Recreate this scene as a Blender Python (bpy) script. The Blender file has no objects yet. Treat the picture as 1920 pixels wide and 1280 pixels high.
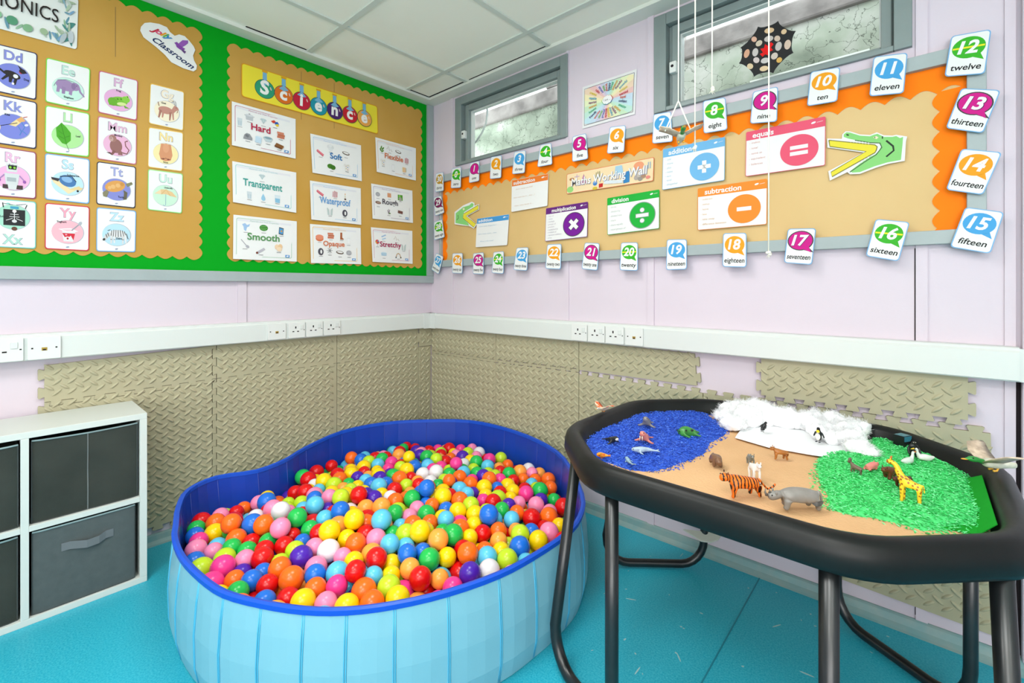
import bpy, bmesh, math, random
import numpy as np
from mathutils import Vector, Matrix, noise

SC = bpy.context.scene
COL = SC.collection
RND = random.Random(11)
PI = math.pi

# ---------------------------------------------------------------- camera, world, lights, exposure
F, V0, YAW = 865.2, 538.9, math.radians(41.67)
CX, CY, CZ = 2.4254, -1.9244, 1.0767
H = 2.279                       # ceiling height
FX, FY = -math.sin(YAW), math.cos(YAW)
RX, RY = math.cos(YAW), math.sin(YAW)

cd = bpy.data.cameras.new('camera')
cam = bpy.data.objects.new('camera', cd); COL.objects.link(cam)
cam.location = (CX, CY, CZ); cam.rotation_euler = (PI / 2, 0, YAW)
cd.sensor_width = 36; cd.sensor_fit = 'HORIZONTAL'; cd.lens = F / 1920 * 36
cd.shift_y = -(640 - V0) / 1920; cd.clip_start = 0.01
SC.camera = cam

wd = bpy.data.worlds.new('sky'); SC.world = wd; wd.use_nodes = True
wd.node_tree.nodes['Background'].inputs[0].default_value = (0.86, 0.93, 1.0, 1)
wd.node_tree.nodes['Background'].inputs[1].default_value = 6.0


def area(name, loc, size, power, col=(1, 0.985, 0.96), rot=(0, 0, 0), sy=None):
    l = bpy.data.lights.new(name, 'AREA'); l.energy = power; l.color = col
    l.shape = 'RECTANGLE'; l.size = size; l.size_y = sy or size
    o = bpy.data.objects.new(name, l); COL.objects.link(o); o.location = loc; o.rotation_euler = rot
    return o


# fluorescent panels set in the ceiling grid above and behind the camera
LIGHTS = [(1.335, -1.155, 20), (1.335, -2.355, 22), (2.535, -2.355, 24), (3.735, -2.355, 12), (2.535, -3.555, 26)]
for (lx, ly, lp) in LIGHTS:
    area('ceiling_panel_light', (lx, ly, H - 0.035), 0.56, lp)
# added fill lamp behind the camera, tilted to brighten the ceiling and left wall
area('window_daylight', (2.9, -4.05, 1.35), 3.4, 205, (1, 0.985, 0.965), (math.radians(-136), 0, math.radians(207)), 1.7)

SC.view_settings.view_transform = 'Standard'
SC.view_settings.look = 'None'
SC.view_settings.gamma = 1
SC.view_settings.use_curve_mapping = False
SC.view_settings.exposure = -0.44


# ---------------------------------------------------------------- measuring helpers: a point of the photograph on a real plane
def onz(u, v, z):
    d = (CZ - z) * F / (v - V0); t = (u - 960) / F
    return Vector((CX + d * (FX + t * RX), CY + d * (FY + t * RY), z))


def onL(u, v, x=0.0):
    t = (u - 960) / F; d = (x - CX) / (FX + t * RX)
    return Vector((x, CY + d * (FY + t * RY), CZ - (v - V0) / F * d))


def onR(u, v, y=0.0):
    t = (u - 960) / F; d = (y - CY) / (FY + t * RY)
    return Vector((CX + d * (FX + t * RX), y, CZ - (v - V0) / F * d))


def onD(u, v, d):
    t = (u - 960) / F
    return Vector((CX + d * (FX + t * RX), CY + d * (FY + t * RY), CZ - (v - V0) / F * d))


def proj(p):
    a, b = p[0] - CX, p[1] - CY
    d = a * FX + b * FY
    return 960 + F * (a * RX + b * RY) / d, V0 - F * (p[2] - CZ) / d, d


# ---------------------------------------------------------------- materials
def lin(hexs):
    h = hexs.lstrip('#')
    if len(h) == 3: h = ''.join(c * 2 for c in h)
    o = []
    for i in (0, 2, 4):
        c = int(h[i:i + 2], 16) / 255
        o.append(c / 12.92 if c <= 0.04045 else ((c + 0.055) / 1.055) ** 2.4)
    return (*o, 1)


MATS = {}


def mat(key, col, rough=0.5, spec=0.5, metal=0, var=0, vscale=8, bump=0, bscale=60, col2=None, coat=0, detail=4, contrast=None, sss=0):
    """procedural surface: base colour with optional noise variation towards col2 and optional noise bump"""
    if key in MATS: return MATS[key]
    m = bpy.data.materials.new(key); m.use_nodes = True
    nt = m.node_tree; b = nt.nodes['Principled BSDF']
    b.inputs['Base Color'].default_value = lin(col); b.inputs['Roughness'].default_value = rough
    b.inputs['Specular IOR Level'].default_value = spec; b.inputs['Metallic'].default_value = metal
    b.inputs['Coat Weight'].default_value = coat
    if sss:
        b.inputs['Subsurface Weight'].default_value = sss; b.inputs['Subsurface Radius'].default_value = (0.02, 0.02, 0.02)
    if var or bump:
        tc = nt.nodes.new('ShaderNodeTexCoord')
    if var:
        n = nt.nodes.new('ShaderNodeTexNoise'); n.inputs['Scale'].default_value = vscale; n.inputs['Detail'].default_value = detail
        nt.links.new(tc.outputs['Object'], n.inputs['Vector'])
        r = nt.nodes.new('ShaderNodeMapRange')
        lo, hi = contrast or (0.3, 0.7)
        r.inputs[1].default_value = lo; r.inputs[2].default_value = hi
        r.inputs[3].default_value = 0; r.inputs[4].default_value = var
        nt.links.new(n.outputs['Fac'], r.inputs[0])
        mx = nt.nodes.new('ShaderNodeMix'); mx.data_type = 'RGBA'
        mx.inputs[6].default_value = lin(col); mx.inputs[7].default_value = lin(col2 or '000')
        nt.links.new(r.outputs[0], mx.inputs[0]); nt.links.new(mx.outputs[2], b.inputs['Base Color'])
    if bump:
        n2 = nt.nodes.new('ShaderNodeTexNoise'); n2.inputs['Scale'].default_value = bscale; n2.inputs['Detail'].default_value = 3
        nt.links.new(tc.outputs['Object'], n2.inputs['Vector'])
        bp = nt.nodes.new('ShaderNodeBump'); bp.inputs['Strength'].default_value = bump; bp.inputs['Distance'].default_value = 0.01
        nt.links.new(n2.outputs['Fac'], bp.inputs['Height']); nt.links.new(bp.outputs[0], b.inputs['Normal'])
    MATS[key] = m
    return m


def ink(hexs, key='print_', gloss=.55):
    k = key + hexs
    if k not in MATS:
        m = mat(k, hexs, gloss, .2); c = lin(hexs); m.node_tree.nodes['Principled BSDF'].inputs['Base Color'].default_value = (c[0] * .78, c[1] * .78, c[2] * .78, 1)
    return MATS[k]


def plas(hexs, rough=0.35):
    return mat('toy_plastic_' + hexs, hexs, rough, 0.4, var=0.18, vscale=60, col2='222')


# ---------------------------------------------------------------- mesh building
class MB:
    def __init__(s): s.v = []; s.f = []; s.mi = []; s.sm = []; s.m = 0; s.smooth = False

    def add(s, vs, fs):
        o = len(s.v); s.v += [tuple(p) for p in vs]
        for f in fs:
            s.f.append([o + i for i in f]); s.mi.append(s.m); s.sm.append(s.smooth)

    def box(s, a, b):
        x0, y0, z0 = a; x1, y1, z1 = b
        s.add([(x0, y0, z0), (x1, y0, z0), (x1, y1, z0), (x0, y1, z0), (x0, y0, z1), (x1, y0, z1), (x1, y1, z1), (x0, y1, z1)],
              [(3, 2, 1, 0), (4, 5, 6, 7), (0, 1, 5, 4), (1, 2, 6, 5), (2, 3, 7, 6), (3, 0, 4, 7)])

    def prism(s, pts, fn, d0, d1):
        """2D polygon pts extruded: fn(p, d) -> 3D"""
        n = len(pts)
        vs = [fn(p, d0) for p in pts] + [fn(p, d1) for p in pts]
        fs = [list(range(n))[::-1], list(range(n, 2 * n))] + [(i, (i + 1) % n, n + (i + 1) % n, n + i) for i in range(n)]
        s.add(vs, fs)

    def tube(s, path, r, n=8, cap=True):
        path = [Vector(p) for p in path]; m = len(path)
        rs = r if isinstance(r, (list, tuple)) else [r] * m
        vs = []; up = None
        for i, p in enumerate(path):
            t = (path[min(i + 1, m - 1)] - path[max(i - 1, 0)]).normalized()
            if up is None: up = t.orthogonal().normalized()
            up = (up - t * up.dot(t)).normalized(); sd = t.cross(up)
            for k in range(n):
                a = 2 * PI * k / n; vs.append(p + (up * math.cos(a) + sd * math.sin(a)) * rs[i])
        fs = []
        for i in range(m - 1):
            for k in range(n):
                fs.append((i * n + k, i * n + (k + 1) % n, (i + 1) * n + (k + 1) % n, (i + 1) * n + k))
        if cap: fs += [list(range(n))[::-1], list(range((m - 1) * n, m * n))]
        s.add(vs, fs)

    def ell(s, c, r, nu=14, nv=9, rot=None):
        c = Vector(c); r = r if isinstance(r, (list, tuple)) else (r, r, r)
        vs = []
        for j in range(nv + 1):
            th = PI * j / nv
            for i in range(nu):
                ph = 2 * PI * i / nu
                q = Vector((r[0] * math.sin(th) * math.cos(ph), r[1] * math.sin(th) * math.sin(ph), r[2] * math.cos(th)))
                if rot: q = rot @ q
                vs.append(c + q)
        fs = [(j * nu + i, (j + 1) * nu + i, (j + 1) * nu + (i + 1) % nu, j * nu + (i + 1) % nu) for j in range(nv) for i in range(nu)]
        s.add(vs, fs)

    def loft(s, rings, cap0=False, cap1=False):
        n = len(rings[0]); vs = [p for r in rings for p in r]; fs = []
        for j in range(len(rings) - 1):
            for i in range(n):
                fs.append((j * n + i, j * n + (i + 1) % n, (j + 1) * n + (i + 1) % n, (j + 1) * n + i))
        if cap0: fs.append(list(range(n))[::-1])
        if cap1: fs.append(list(range((len(rings) - 1) * n, len(rings) * n)))
        s.add(vs, fs)

    def build(s, name, mats, parent=None, loc=None, recalc=True):
        me = bpy.data.meshes.new(name)
        o = bpy.data.objects.new(name, me); COL.objects.link(o)
        off = Vector(loc) if loc is not None else (Vector(parent.location) if parent is not None else Vector((0, 0, 0)))
        me.from_pydata([tuple(Vector(p) - off) for p in s.v], [], s.f)
        for m in (mats if isinstance(mats, (list, tuple)) else [mats]): me.materials.append(m)
        me.polygons.foreach_set('material_index', s.mi); me.polygons.foreach_set('use_smooth', s.sm)
        if recalc:
            bm = bmesh.new(); bm.from_mesh(me); bmesh.ops.recalc_face_normals(bm, faces=bm.faces); bm.to_mesh(me); bm.free()
        me.update()
        if parent is not None: o.parent = parent
        elif loc is not None: o.location = off
        return o


def tag(o, label, cat, group=None, kind=None):
    o['label'] = label; o['category'] = cat
    if group: o['group'] = group
    if kind: o['kind'] = kind
    return o


def struct(o, label=None):
    o['kind'] = 'structure'
    if label: o['label'] = label
    return o


def empty(name, loc, label, cat, group=None):
    o = bpy.data.objects.new(name, None); COL.objects.link(o); o.location = loc; o.empty_display_size = 0.05
    return tag(o, label, cat, group)


def bev(o, w, seg=2):
    m = o.modifiers.new('bevel', 'BEVEL'); m.width = w; m.segments = seg; m.limit_method = 'ANGLE'
    return o


def boxobj(name, a, b, m, parent=None, w=0):
    k = MB(); k.box(a, b); o = k.build(name, m, parent, loc=None if parent is not None else [(a[i] + b[i]) / 2 for i in range(3)])
    if w: bev(o, w)
    return o


# ---------------------------------------------------------------- lettering and flat prints
TXT = {}


def tmesh(s, bold, shear):
    k = (s, bold, shear)
    if k not in TXT:
        c = bpy.data.curves.new('lettering', 'FONT'); c.body = s; c.offset = bold; c.shear = shear; c.resolution_u = 3
        o = bpy.data.objects.new('lettering', c); COL.objects.link(o)
        dg = bpy.context.evaluated_depsgraph_get()
        me = bpy.data.meshes.new_from_object(o.evaluated_get(dg))
        vs = np.array([v.co[:2] for v in me.vertices]).reshape(-1, 2); fs = [list(p.vertices) for p in me.polygons]
        bpy.data.meshes.remove(me); bpy.data.objects.remove(o); bpy.data.curves.remove(c)
        TXT[k] = (vs, fs)
    return TXT[k]


def rrect(x0, y0, x1, y1, r, n=4):
    p = []
    for cx, cy, a in ((x1 - r, y0 + r, -90), (x1 - r, y1 - r, 0), (x0 + r, y1 - r, 90), (x0 + r, y0 + r, 180)):
        for i in range(n + 1):
            t = math.radians(a + 90 * i / n); p.append((cx + r * math.cos(t), cy + r * math.sin(t)))
    return p


def ellp(cx, cy, rx, ry, rot=0, n=28):
    c, s_ = math.cos(math.radians(rot)), math.sin(math.radians(rot)); o = []
    for i in range(n):
        a = 2 * PI * i / n; x, y = rx * math.cos(a), ry * math.sin(a); o.append((cx + x * c - y * s_, cy + x * s_ + y * c))
    return o


def stroke(w, pts):
    L, R = [], []
    n = len(pts)
    for i in range(n):
        a = pts[max(i - 1, 0)]; b = pts[min(i + 1, n - 1)]
        dx, dy = b[0] - a[0], b[1] - a[1]; l = math.hypot(dx, dy) or 1
        nx, ny = -dy / l * w / 2, dx / l * w / 2
        L.append((pts[i][0] + nx, pts[i][1] + ny)); R.append((pts[i][0] - nx, pts[i][1] - ny))
    return [[L[i], L[i + 1], R[i + 1], R[i]] for i in range(n - 1)]


def dsl(s, ox=0, oy=0, k=1):
    """'e cx,cy,rx,ry,rot,col' ellipse; 'p x,y,...,col' polygon; 'l w,x,y,...,col' stroke -> [(polys, col)]"""
    out = []
    for t in s.split(';'):
        t = t.strip()
        if not t: continue
        a = t[1:].split(','); col = a[-1].strip(); n = [float(q) for q in a[:-1]]
        if t[0] == 'e': out.append(([ellp(ox + n[0] * k, oy + n[1] * k, n[2] * k, n[3] * k, n[4], 20)], col))
        else:
            w = 0
            if t[0] == 'l': w = n[0] * k; n = n[1:]
            p = [(ox + n[i] * k, oy + n[i + 1] * k) for i in range(0, len(n), 2)]
            out.append((stroke(w, p) if w else [p], col))
    return out


class Card:
    """a printed sheet on the quadrilateral TL,TR,BR,BL; prints are drawn in 0..W x 0..Hh coordinates"""

    def __init__(s, name, label, cat, group, q, W, Hh, paper='f3f3f0', rc=4, border=None, bw=2, t=0.0008, outline=None, gloss=0.5):
        s.q = [Vector(p) for p in q]; s.W, s.H = W, Hh
        s.c = (s.q[0] + s.q[1] + s.q[2] + s.q[3]) / 4
        n = (s.q[3] - s.q[0]).cross(s.q[1] - s.q[0]).normalized()
        if n.dot(Vector((CX, CY, CZ)) - s.c) < 0: n = -n
        s.n = n; s.t = t; s.k = 0
        pts = outline or (rrect(0, 0, W, Hh, rc) if rc else [(0, 0), (W, 0), (W, Hh), (0, Hh)])
        mb = MB(); mb.prism(pts, lambda p, d: s.M(p[0], p[1], d, True), 0, t)
        mats = [ink(border or paper, 'paper_', gloss)]
        s.o = mb.build(name, mats, loc=s.c)
        tag(s.o, label, cat, group)
        if border:
            s.art('printed_face', [([rrect(bw, bw, W - bw, Hh - bw, max(rc - bw * .5, .6)) if rc else [(bw, bw), (W - bw, bw), (W - bw, Hh - bw), (bw, Hh - bw)]], paper)], gloss)

    def M(s, x, y, d, raw=False):
        a, b = x / s.W, y / s.H
        p = (s.q[3] * (1 - a) + s.q[2] * a) * (1 - b) + (s.q[0] * (1 - a) + s.q[1] * a) * b
        return p + s.n * (d if raw else s.t + d)

    def art(s, name, prims, gloss=0.55):
        mb = MB(); mats = []; names = {}
        for (polys, col) in prims:
            if col not in names:
                names[col] = len(mats); mats.append(ink(col))
            mb.m = names[col]; s.k += 1; d = s.k * 0.00012
            if isinstance(polys, tuple):
                vs, fs = polys; mb.add([s.M(x, y, d) for x, y in vs], fs)
            else:
                for p in polys: mb.add([s.M(x, y, d) for x, y in p], [list(range(len(p)))])
        return mb.build(name, mats, s.o, recalc=False)

    def tp(s, txt, x, y, h, col, bold=0.02, shear=0, align='c', maxw=None, rot=0, sx=1):
        """lettering as a print: cap height h, anchored at x (centre) / baseline y"""
        vs, fs = tmesh(txt, bold, shear)
        k = h / 0.7
        w = (vs[:, 0].max() - vs[:, 0].min()) * k * sx
        if maxw and w > maxw: sx *= maxw / w; w = maxw
        v = vs.copy(); v[:, 0] = (v[:, 0] - v[:, 0].min()) * k * sx; v[:, 1] *= k
        if align == 'c': v[:, 0] -= w / 2
        if rot:
            c, q = math.cos(math.radians(rot)), math.sin(math.radians(rot)); v = np.stack([v[:, 0] * c - v[:, 1] * q, v[:, 0] * q + v[:, 1] * c], 1)
        return ((v + np.array([x, y])).tolist(), fs), col


def quadL(px, x): return [onL(u, v, x) for u, v in px]
def quadR(px, y): return [onR(u, v, y) for u, v in px]
# ---------------------------------------------------------------- the setting
M_WALL = mat('lilac_wall_paint', 'cec2cb', 0.55, 0.3, var=0.10, vscale=3, col2='b9aabc', bump=0.03, bscale=180)
M_FLOOR = mat('teal_safety_vinyl', '049ab4', 0.42, 0.4, var=0.8, vscale=210, col2='48b8c8', detail=2, bump=0.03, bscale=500)
M_TILE = mat('ceiling_tile', 'f0efe2', 0.9, 0.2, var=0.12, vscale=2.2, col2='a49a84', contrast=(0.52, 0.8), bump=0.05, bscale=300)
M_TEE = mat('ceiling_grid_metal', 'c9cfc6', 0.5, 0.4)
M_WHITE = mat('white_gloss_trim', 'cfd3cf', 0.4, 0.4, var=0.05, vscale=6, col2='c8c8bc')
M_GREY = mat('grey_green_paint', '9aa4a4', 0.45, 0.5, var=0.25, vscale=14, col2='84908e', bump=0.05, bscale=90)
M_WGREY = mat('window_frame_paint', '7e8a88', 0.4, 0.5, var=0.3, vscale=12, col2='6a7674', bump=0.05, bscale=90)
M_SKIRT = mat('coved_skirting_vinyl', '8aa09c', 0.45, 0.4, var=0.6, vscale=18, col2='5e9aa0')
M_DARK = mat('dark_gap', '2a2426', 0.9, 0.1)
XE, YE = 4.9, -4.2      # far ends of the room, behind the camera

# floor
mb = MB(); mb.box((-0.15, YE - .15, -0.1), (XE + .15, 0.15, 0)); struct(mb.build('floor', M_FLOOR))
# vinyl weld line
a, b = onz(1425, 1082, .0004), onz(1310, 1290, .0004)
mb = MB(); mb.prism([(0, -.002), (1, -.002), (1, .002), (0, .002)], lambda p, d: (a + (b - a) * p[0]) + Vector((p[1], 0, d)), 0, .0006)
struct(mb.build('floor_weld_seam', mat('floor_weld', '1a7f92', 0.5)))

# scuffs and paint specks worn into the vinyl
mb = MB(); rr = random.Random(9)
for i in range(46):
    p = onz(rr.uniform(1090, 1880), rr.uniform(1010, 1279), .0003); a = rr.uniform(0, PI); L = rr.choice([.003, .004, .004, .006, .018]); w = rr.uniform(.0012, .0028)
    mb.prism(ellp(0, 0, L, w, 0, 8), lambda q, d: Vector((p.x + q[0] * math.cos(a) - q[1] * math.sin(a), p.y + q[0] * math.sin(a) + q[1] * math.cos(a), d)), -.0002, .0004)
struct(mb.build('floor_scuffs', mat('floor_scuff', '9cc0c0', .8), loc=(2, -.6, 0)), 'pale scuffs and specks on the teal floor under the tray table')

# left wall
mb = MB(); mb.box((-0.12, YE - .1, 0), (0, 0.12, 2.6)); struct(mb.build('wall_left', M_WALL))
# right wall with two window openings
W1 = (0.248, 1.095, 1.833, 2.252); W2 = (1.55, 2.401, 1.833, 2.252)
mb = MB()
for x0, x1, z0, z1 in ((0, XE, 0, W1[2]), (0, XE, W1[3], 2.6), (0, W1[0], W1[2], W1[3]), (W1[1], W2[0], W1[2], W1[3]), (W2[1], XE, W1[2], W1[3])):
    mb.box((x0, 0, z0), (x1, 0.12, z1))
struct(mb.build('wall_right', M_WALL))
M_BACK = mat('back_wall_paint', 'dcd6dc', 0.7)
mb = MB(); mb.box((0, YE - .12, 0), (XE, YE, 2.6)); struct(mb.build('wall_front', M_BACK))
mb = MB(); mb.box((XE, YE, 0), (XE + .12, 0.12, 2.6)); struct(mb.build('wall_far', M_BACK))

# ceiling: tiles, tee grid, perimeter board
mb = MB(); mb.box((0, YE, H + .004), (XE, 0, H + .06)); struct(mb.build('ceiling', M_TILE))
gx = [0.434 + .601 * i for i in range(8)]; gy = [-0.254 - .601 * i for i in range(7)]
mb = MB()
for x in gx: mb.box((x - .012, YE, H - .003), (x + .012, -.09, H + .005))
for y in gy: mb.box((.09, y - .012, H - .0032), (XE, y + .012, H + .0052))
struct(mb.build('ceiling_grid', M_TEE))
mb = MB(); mb.box((0, YE, H - .012), (.085, 0, H + .004)); mb.box((.085, -.085, H - .012), (XE, 0, H + .004)); struct(mb.build('trim_1', mat('perimeter_board', 'd9dcd2', 0.5), loc=None))
# dark shadow gaps where tiles sit badly
mb = MB()
mb.box((.087, -.25, H + .002), (.095, -.09, H + .0035)); mb.box((.087, -1.15, H + .002), (.095, -.87, H + .0035)); mb.box((.09, -.095, H + .002), (.42, -.087, H + .0035)); mb.box((.46, -.093, H + .002), (1.02, -.088, H + .0035))
struct(mb.build('ceiling_gap', M_DARK))
# light fittings in the grid (above the camera)
for (lx, ly, lp) in LIGHTS:
    t = empty('ceiling_light', (lx, ly, H - .03), 'square white ceiling light panel set in the grid above the camera', 'light', 'ceiling light panels')
    mb = MB()
    for sx in (-1, 1):
        mb.box((lx + sx * .295 - .012, ly - .3, H - .03), (lx + sx * .295 + .012, ly + .3, H)); mb.box((lx - .283, ly + sx * .295 - .012, H - .03), (lx + .283, ly + sx * .295 + .012, H))
    mb.build('frame', M_WHITE, t)
    boxobj('diffuser', (lx - .283, ly - .283, H - .02), (lx + .283, ly + .283, H - .015), mat('diffuser_acrylic', 'f6f6f4', 0.4), t)

# wall panel joints: battens and dark joint lines
def batten(n, side, a0, a1, z0, z1, th=.006, m=M_WALL):
    if side == 'R': o = boxobj('trim_%d' % n, (a0, -th, z0), (a1, 0.002, z1), m)
    else: o = boxobj('trim_%d' % n, (-.002, a0, z0), (th, a1, z1), m)
    struct(o); return o
for i, (x0, x1) in enumerate(((.195, .222), (1.082, 1.098), (1.518, 1.548), (2.409, 2.437), (2.60, 2.622))): batten(2 + i, 'R', x0, x1, .036, H - .012)
batten(8, 'L', -1.157, -1.118, .036, H - .012)
mb = MB()
mb.box((1.5165, -.0012, .911), (1.519, .001, 1.2)); mb.box((2.406, -.0012, .911), (2.4095, .001, 1.2)); mb.box((2.407, -.0012, .05), (2.41, .001, .6)); mb.box((-.001, -1.1185, .911), (.0012, -1.116, 1.1))
mb.box((1.35, -.0012, .04), (1.353, .001, .12)); mb.box((2.622, -.0012, .04), (2.632, .001, .81))
struct(mb.build('trim_9', M_DARK))
# boxed panel at the right end of the wall
mb = MB(); mb.box((2.632, -.03, .036), (3.4, .002, H - .012)); struct(bev(mb.build('trim_10', M_WALL), .004))
# coved skirting
cov = [(0, 0), (.038, 0), (.03, .004), (.018, .014), (.012, .034), (.006, .038), (0, .038)]
mb = MB(); mb.prism(cov, lambda p, d: Vector((d, -p[0], p[1])), 0, XE); struct(mb.build('baseboard_right', M_SKIRT))
mb = MB(); mb.prism(cov, lambda p, d: Vector((p[0], d, p[1])), YE, 0); struct(mb.build('baseboard_left', M_SKIRT))
# dado trunking on both walls
T0, T1, TD = .816, .911, .05
tr = [(0, T0), (TD - .004, T0), (TD, T0 + .004), (TD, T1 - .014), (TD - .006, T1 - .008), (TD - .006, T1 - .002), (TD - .01, T1), (0, T1)]
mb = MB(); mb.prism(tr, lambda p, d: Vector((d, -p[0], p[1])), .0, 2.625); struct(mb.build('trim_11', M_WHITE), 'white cable trunking along the right wall')
mb = MB(); mb.prism(tr, lambda p, d: Vector((p[0], d, p[1])), YE, 0); struct(mb.build('trim_12', M_WHITE), 'white cable trunking along the left wall')
mb = MB(); mb.box((0.02, -.10, T0 - .001), (TD + .0035, -.0, T1 + .001)); mb.box((0.0, -TD - .0035, T0 - .001), (.10, -.02, T1 + .001)); struct(mb.build('trim_13', M_WHITE), 'white inside corner piece of the cable trunking')
mb = MB(); mb.box((2.55, -.045, T0 + .0), (3.4, -.02, T1 - .004)); struct(mb.build('trim_14', M_WHITE))

# ---------------------------------------------------------------- windows
def ring(mb, x0, x1, z0, z1, w, y0, y1):
    l, r, b, t = w
    mb.box((x0, y0, z0), (x0 + l, y1, z1)); mb.box((x1 - r, y0, z0), (x1, y1, z1))
    mb.box((x0 + l, y0, z1 - t), (x1 - r, y1, z1)); mb.box((x0 + l, y0, z0), (x1 - r, y1, z0 + b))
gm = bpy.data.materials.new('window_glass'); gm.use_nodes = True
nt = gm.node_tree; nt.nodes.remove(nt.nodes['Principled BSDF'])
tr_ = nt.nodes.new('ShaderNodeBsdfTransparent'); gl = nt.nodes.new('ShaderNodeBsdfGlossy'); gl.inputs['Roughness'].default_value = .03
fr = nt.nodes.new('ShaderNodeLayerWeight'); fr.inputs[0].default_value = .12; mx = nt.nodes.new('ShaderNodeMixShader')
tr_.inputs[0].default_value = (.95, .97, .96, 1)
nt.links.new(fr.outputs[0], mx.inputs[0]); nt.links.new(tr_.outputs[0], mx.inputs[1]); nt.links.new(gl.outputs[0], mx.inputs[2]); nt.links.new(mx.outputs[0], nt.nodes['Material Output'].inputs[0])
for n, (x0, x1, z0, z1) in ((1, W1), (2, W2)):
    mb = MB(); ring(mb, x0, x1, z0, z1, (.055, .045, .018, .05), -.014, .09)
    w = struct(bev(mb.build('window_%d' % n, M_WGREY), .003))
    mb = MB(); ring(mb, x0 + .055, x1 - .045, z0 + .018, z1 - .05, (.02, .008, .006, .012), .022, .085)
    ring(mb, x0 + .073, x1 - .05, z0 + .018, z1 - .055, (.028, .028, .014, .036), .008, .062)
    f = bev(mb.build('casement', M_WGREY, w), .003)
    mb = MB(); ring(mb, x0 + .098, x1 - .075, z0 + .03, z1 - .09, (.009, .008, .006, .006), .03, .058)
    mb.build('glazing_bead', M_WHITE, f)
    mb = MB(); mb.box((x0 + .1, .048, z0 + .03), (x1 - .078, .052, z1 - .092)); mb.build('glass', gm, f)
    lx = x0 + (.055 if n == 1 else .068); lz = 2.015 if n == 1 else 2.012
    mb = MB(); mb.box((lx, -.012, lz - .024), (lx + .03, .02, lz + .024)); lk = bev(mb.build('window_lock', M_WHITE, w), .004)
    mb = MB(); mb.tube([(lx + .014, -.011, lz + .004), (lx + .014, -.0135, lz + .004)], .006, 12); mb.build('keyhole', M_DARK, lk)
# white outer sill seen through the second window
mb = MB(); mb.box((1.915, .064, 1.846), (2.29, .12, 1.893)); struct(mb.build('window_sill', mat('outer_sill_white', 'f4f6f4', .4)))

# ---------------------------------------------------------------- outside: rendered wall across the alley
em = mat('peeling_render', 'a4b09c', .9, .2)
nt = em.node_tree; b_ = nt.nodes['Principled BSDF']
tc = nt.nodes.new('ShaderNodeTexCoord'); ns = nt.nodes.new('ShaderNodeTexNoise'); ns.inputs['Scale'].default_value = 3.5; ns.inputs['Detail'].default_value = 7
cr = nt.nodes.new('ShaderNodeValToRGB'); e = cr.color_ramp.elements
e[0].position = .32; e[0].color = lin('7f8a78'); e[1].position = .66; e[1].color = lin('d2d2c8')
x_ = cr.color_ramp.elements.new(.5); x_.color = lin('a9b39f')
vo = nt.nodes.new('ShaderNodeTexVoronoi'); vo.feature = 'DISTANCE_TO_EDGE'; vo.inputs['Scale'].default_value = 11
ns2 = nt.nodes.new('ShaderNodeTexNoise'); ns2.inputs['Scale'].default_value = 9; ns2.inputs['Detail'].default_value = 5
mxv = nt.nodes.new('ShaderNodeMix'); mxv.data_type = 'RGBA'; mxv.inputs[0].default_value = .25
nt.links.new(tc.outputs['Object'], mxv.inputs[6]); nt.links.new(ns2.outputs['Color'], mxv.inputs[7]); nt.links.new(tc.outputs['Object'], ns2.inputs[0])
nt.links.new(mxv.outputs[2], vo.inputs['Vector']); nt.links.new(tc.outputs['Object'], ns.inputs['Vector']); nt.links.new(ns.outputs['Fac'], cr.inputs[0])
mr = nt.nodes.new('ShaderNodeMapRange'); mr.inputs[1].default_value = 0; mr.inputs[2].default_value = .02; nt.links.new(vo.outputs['Distance'], mr.inputs[0])
m2 = nt.nodes.new('ShaderNodeMix'); m2.data_type = 'RGBA'; m2.inputs[6].default_value = lin('4c5348')
nt.links.new(mr.outputs[0], m2.inputs[0]); nt.links.new(cr.outputs[0], m2.inputs[7]); nt.links.new(m2.outputs[2], b_.inputs['Base Color'])
bp = nt.nodes.new('ShaderNodeBump'); bp.inputs['Strength'].default_value = .6; bp.inputs['Distance'].default_value = .02
nt.links.new(ns.outputs['Fac'], bp.inputs['Height']); nt.links.new(bp.outputs[0], b_.inputs['Normal'])
mb = MB(); mb.box((-2.2, .6, -.1), (5, .85, 2.32)); struct(mb.build('wall_outside', em), 'flaking green rendered wall outside the windows')
mb = MB(); mb.box((-2.2, .58, 2.32), (5, .87, 2.43)); mb.box((.5, .58, 2.43), (1.36, .87, 2.6)); struct(bev(mb.build('trim_15', mat('weathered_coping', 'a8a29a', .9, .2, var=.7, vscale=9, col2='5f5a56', bump=.3, bscale=30)), .012), 'weathered stone coping on the outside wall')
mb = MB(); mb.box((-2.2, .12, -.1), (5, .6, 0)); struct(mb.build('path', mat('alley_concrete', 'a8a49c', .9)))
# white cable outside the first window
mb = MB(); mb.smooth = True
pts = [(913, 195), (914, 212), (911, 232), (903, 250), (893, 265), (880, 278)]
mb.tube([onR(u, v, .14) for u, v in pts], .006, 8)
tag(mb.build('outdoor_cable', M_WHITE), 'white cable curving down outside the small corner window', 'cable')
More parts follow.
